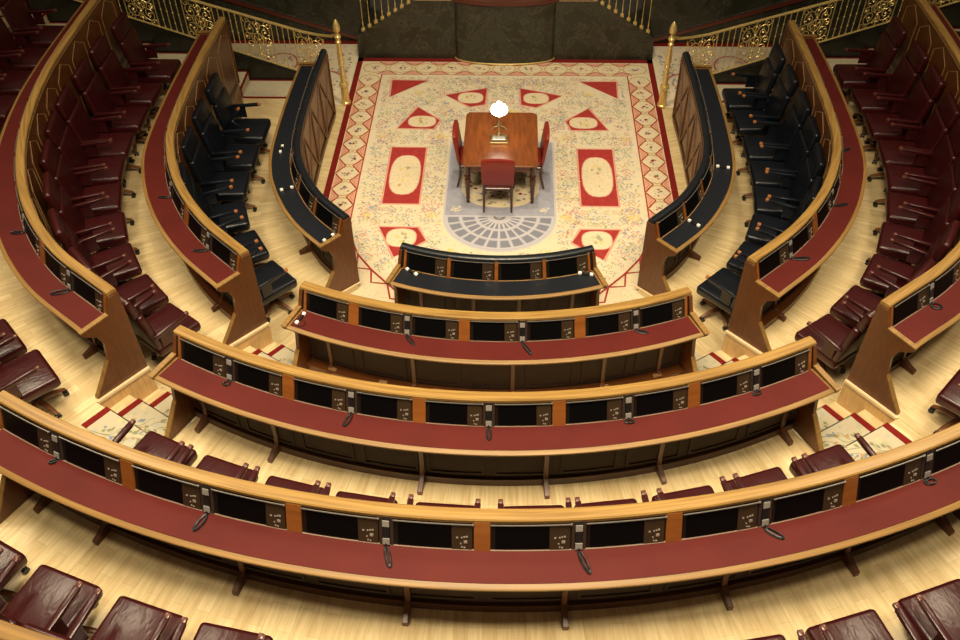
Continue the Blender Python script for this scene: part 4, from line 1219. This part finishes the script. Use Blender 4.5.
# the carpet end of the hall was drawn from the carpet's own level: bring it to its real size and level
K_, SH = 1.037, Vector((-.0067, .4367, Z0))
for o in [o for o in bpy.data.objects if o not in MARK0]:
    if o.parent is None:
        if o.type == 'MESH': o.data.transform(Matrix.Translation(SH) @ Matrix.Scale(K_, 4))
        else: o.location = o.location*K_+SH
    elif o.type == 'MESH': o.data.transform(Matrix.Scale(K_, 4))

# ------------------------------------------------------------------ camera, lights, world
cam = bpy.data.cameras.new('camera'); co = bpy.data.objects.new('camera', cam); COL.objects.link(co)
cx, cy, czz, pit, yaw, rol, foc = .1812, -11.8037, 8.6062, .7865, -.0465, .016, 906.3411
Fv = Vector((sin(yaw)*cos(pit), cos(yaw)*cos(pit), -sin(pit)))
Rv = Vector((cos(yaw), -sin(yaw), 0)); Dv = Fv.cross(Rv)
R2 = Rv*cos(rol)+Dv*sin(rol); D2 = -Rv*sin(rol)+Dv*cos(rol)
co.matrix_world = Matrix((( R2.x, -D2.x, -Fv.x, cx), (R2.y, -D2.y, -Fv.y, cy), (R2.z, -D2.z, -Fv.z, czz), (0, 0, 0, 1)))
cam.sensor_width = 36; cam.lens = foc/960*36; cam.clip_start = .05; cam.clip_end = 100
SC.camera = co

def area(name, loc, size, power, col, target=(0, 0, 0), sy=None, spread=180):
    l = bpy.data.lights.new(name, 'AREA'); l.energy = power; l.color = col; l.size = size
    l.spread = radians(spread)
    if sy: l.shape = 'RECTANGLE'; l.size_y = sy
    o = bpy.data.objects.new(name, l); COL.objects.link(o); o.location = loc
    o.rotation_euler = (Vector(target)-Vector(loc)).to_track_quat('-Z', 'Y').to_euler(); return o
warm = (1, .84, .58)
def spot(name, loc, target, power, ang, blend=.6, size=.25, col=warm):
    l = bpy.data.lights.new(name, 'SPOT'); l.energy = power; l.color = col; l.spot_size = radians(ang); l.spot_blend = blend; l.shadow_soft_size = size
    o = bpy.data.objects.new(name, l); COL.objects.link(o); o.location = loc
    o.rotation_euler = (Vector(target)-Vector(loc)).to_track_quat('-Z', 'Y').to_euler(); return o
area('skylight', (0, -8.5, 12.5), 3.5, 750, warm, (0, -5, 0), 3.5, 110)
area('added_side_light', (-7.5, -2.0, 11.5), 2.2, 170, warm, (-4, -5, 1), 2.2, 100)  # unseen lamp pair added to put sheen on the outer desktops
area('added_side_light', (7.5, -2.0, 11.5), 2.2, 170, warm, (4, -5, 1), 2.2, 100)
spot('ceiling_spot', (-3.2, -10.4, 12.5), (-1.6, -7.2, 1.8), 1750, 64, 1., .4)
spot('ceiling_spot', (3.2, -10.4, 12.5), (1.6, -7.2, 1.8), 1750, 64, 1., .4)
spot('ceiling_spot', (-5.5, -7.5, 11.5), (-4.6, -4.2, .6), 950, 52, 1., .3)
spot('ceiling_spot', (5.5, -7.5, 11.5), (4.6, -4.2, .6), 950, 52, 1., .3)
spot('ceiling_spot', (0, .6, 12), (0, 1.6, 0), 2300, 48, .8, .4)
w = bpy.data.worlds.new('world'); SC.world = w; w.use_nodes = True
bg = w.node_tree.nodes['Background']; bg.inputs[0].default_value = (1, .80, .58, 1); bg.inputs[1].default_value = .12
SC.view_settings.view_transform = 'Standard'; SC.view_settings.look = 'None'; SC.view_settings.gamma = 1; SC.view_settings.exposure = 0.08
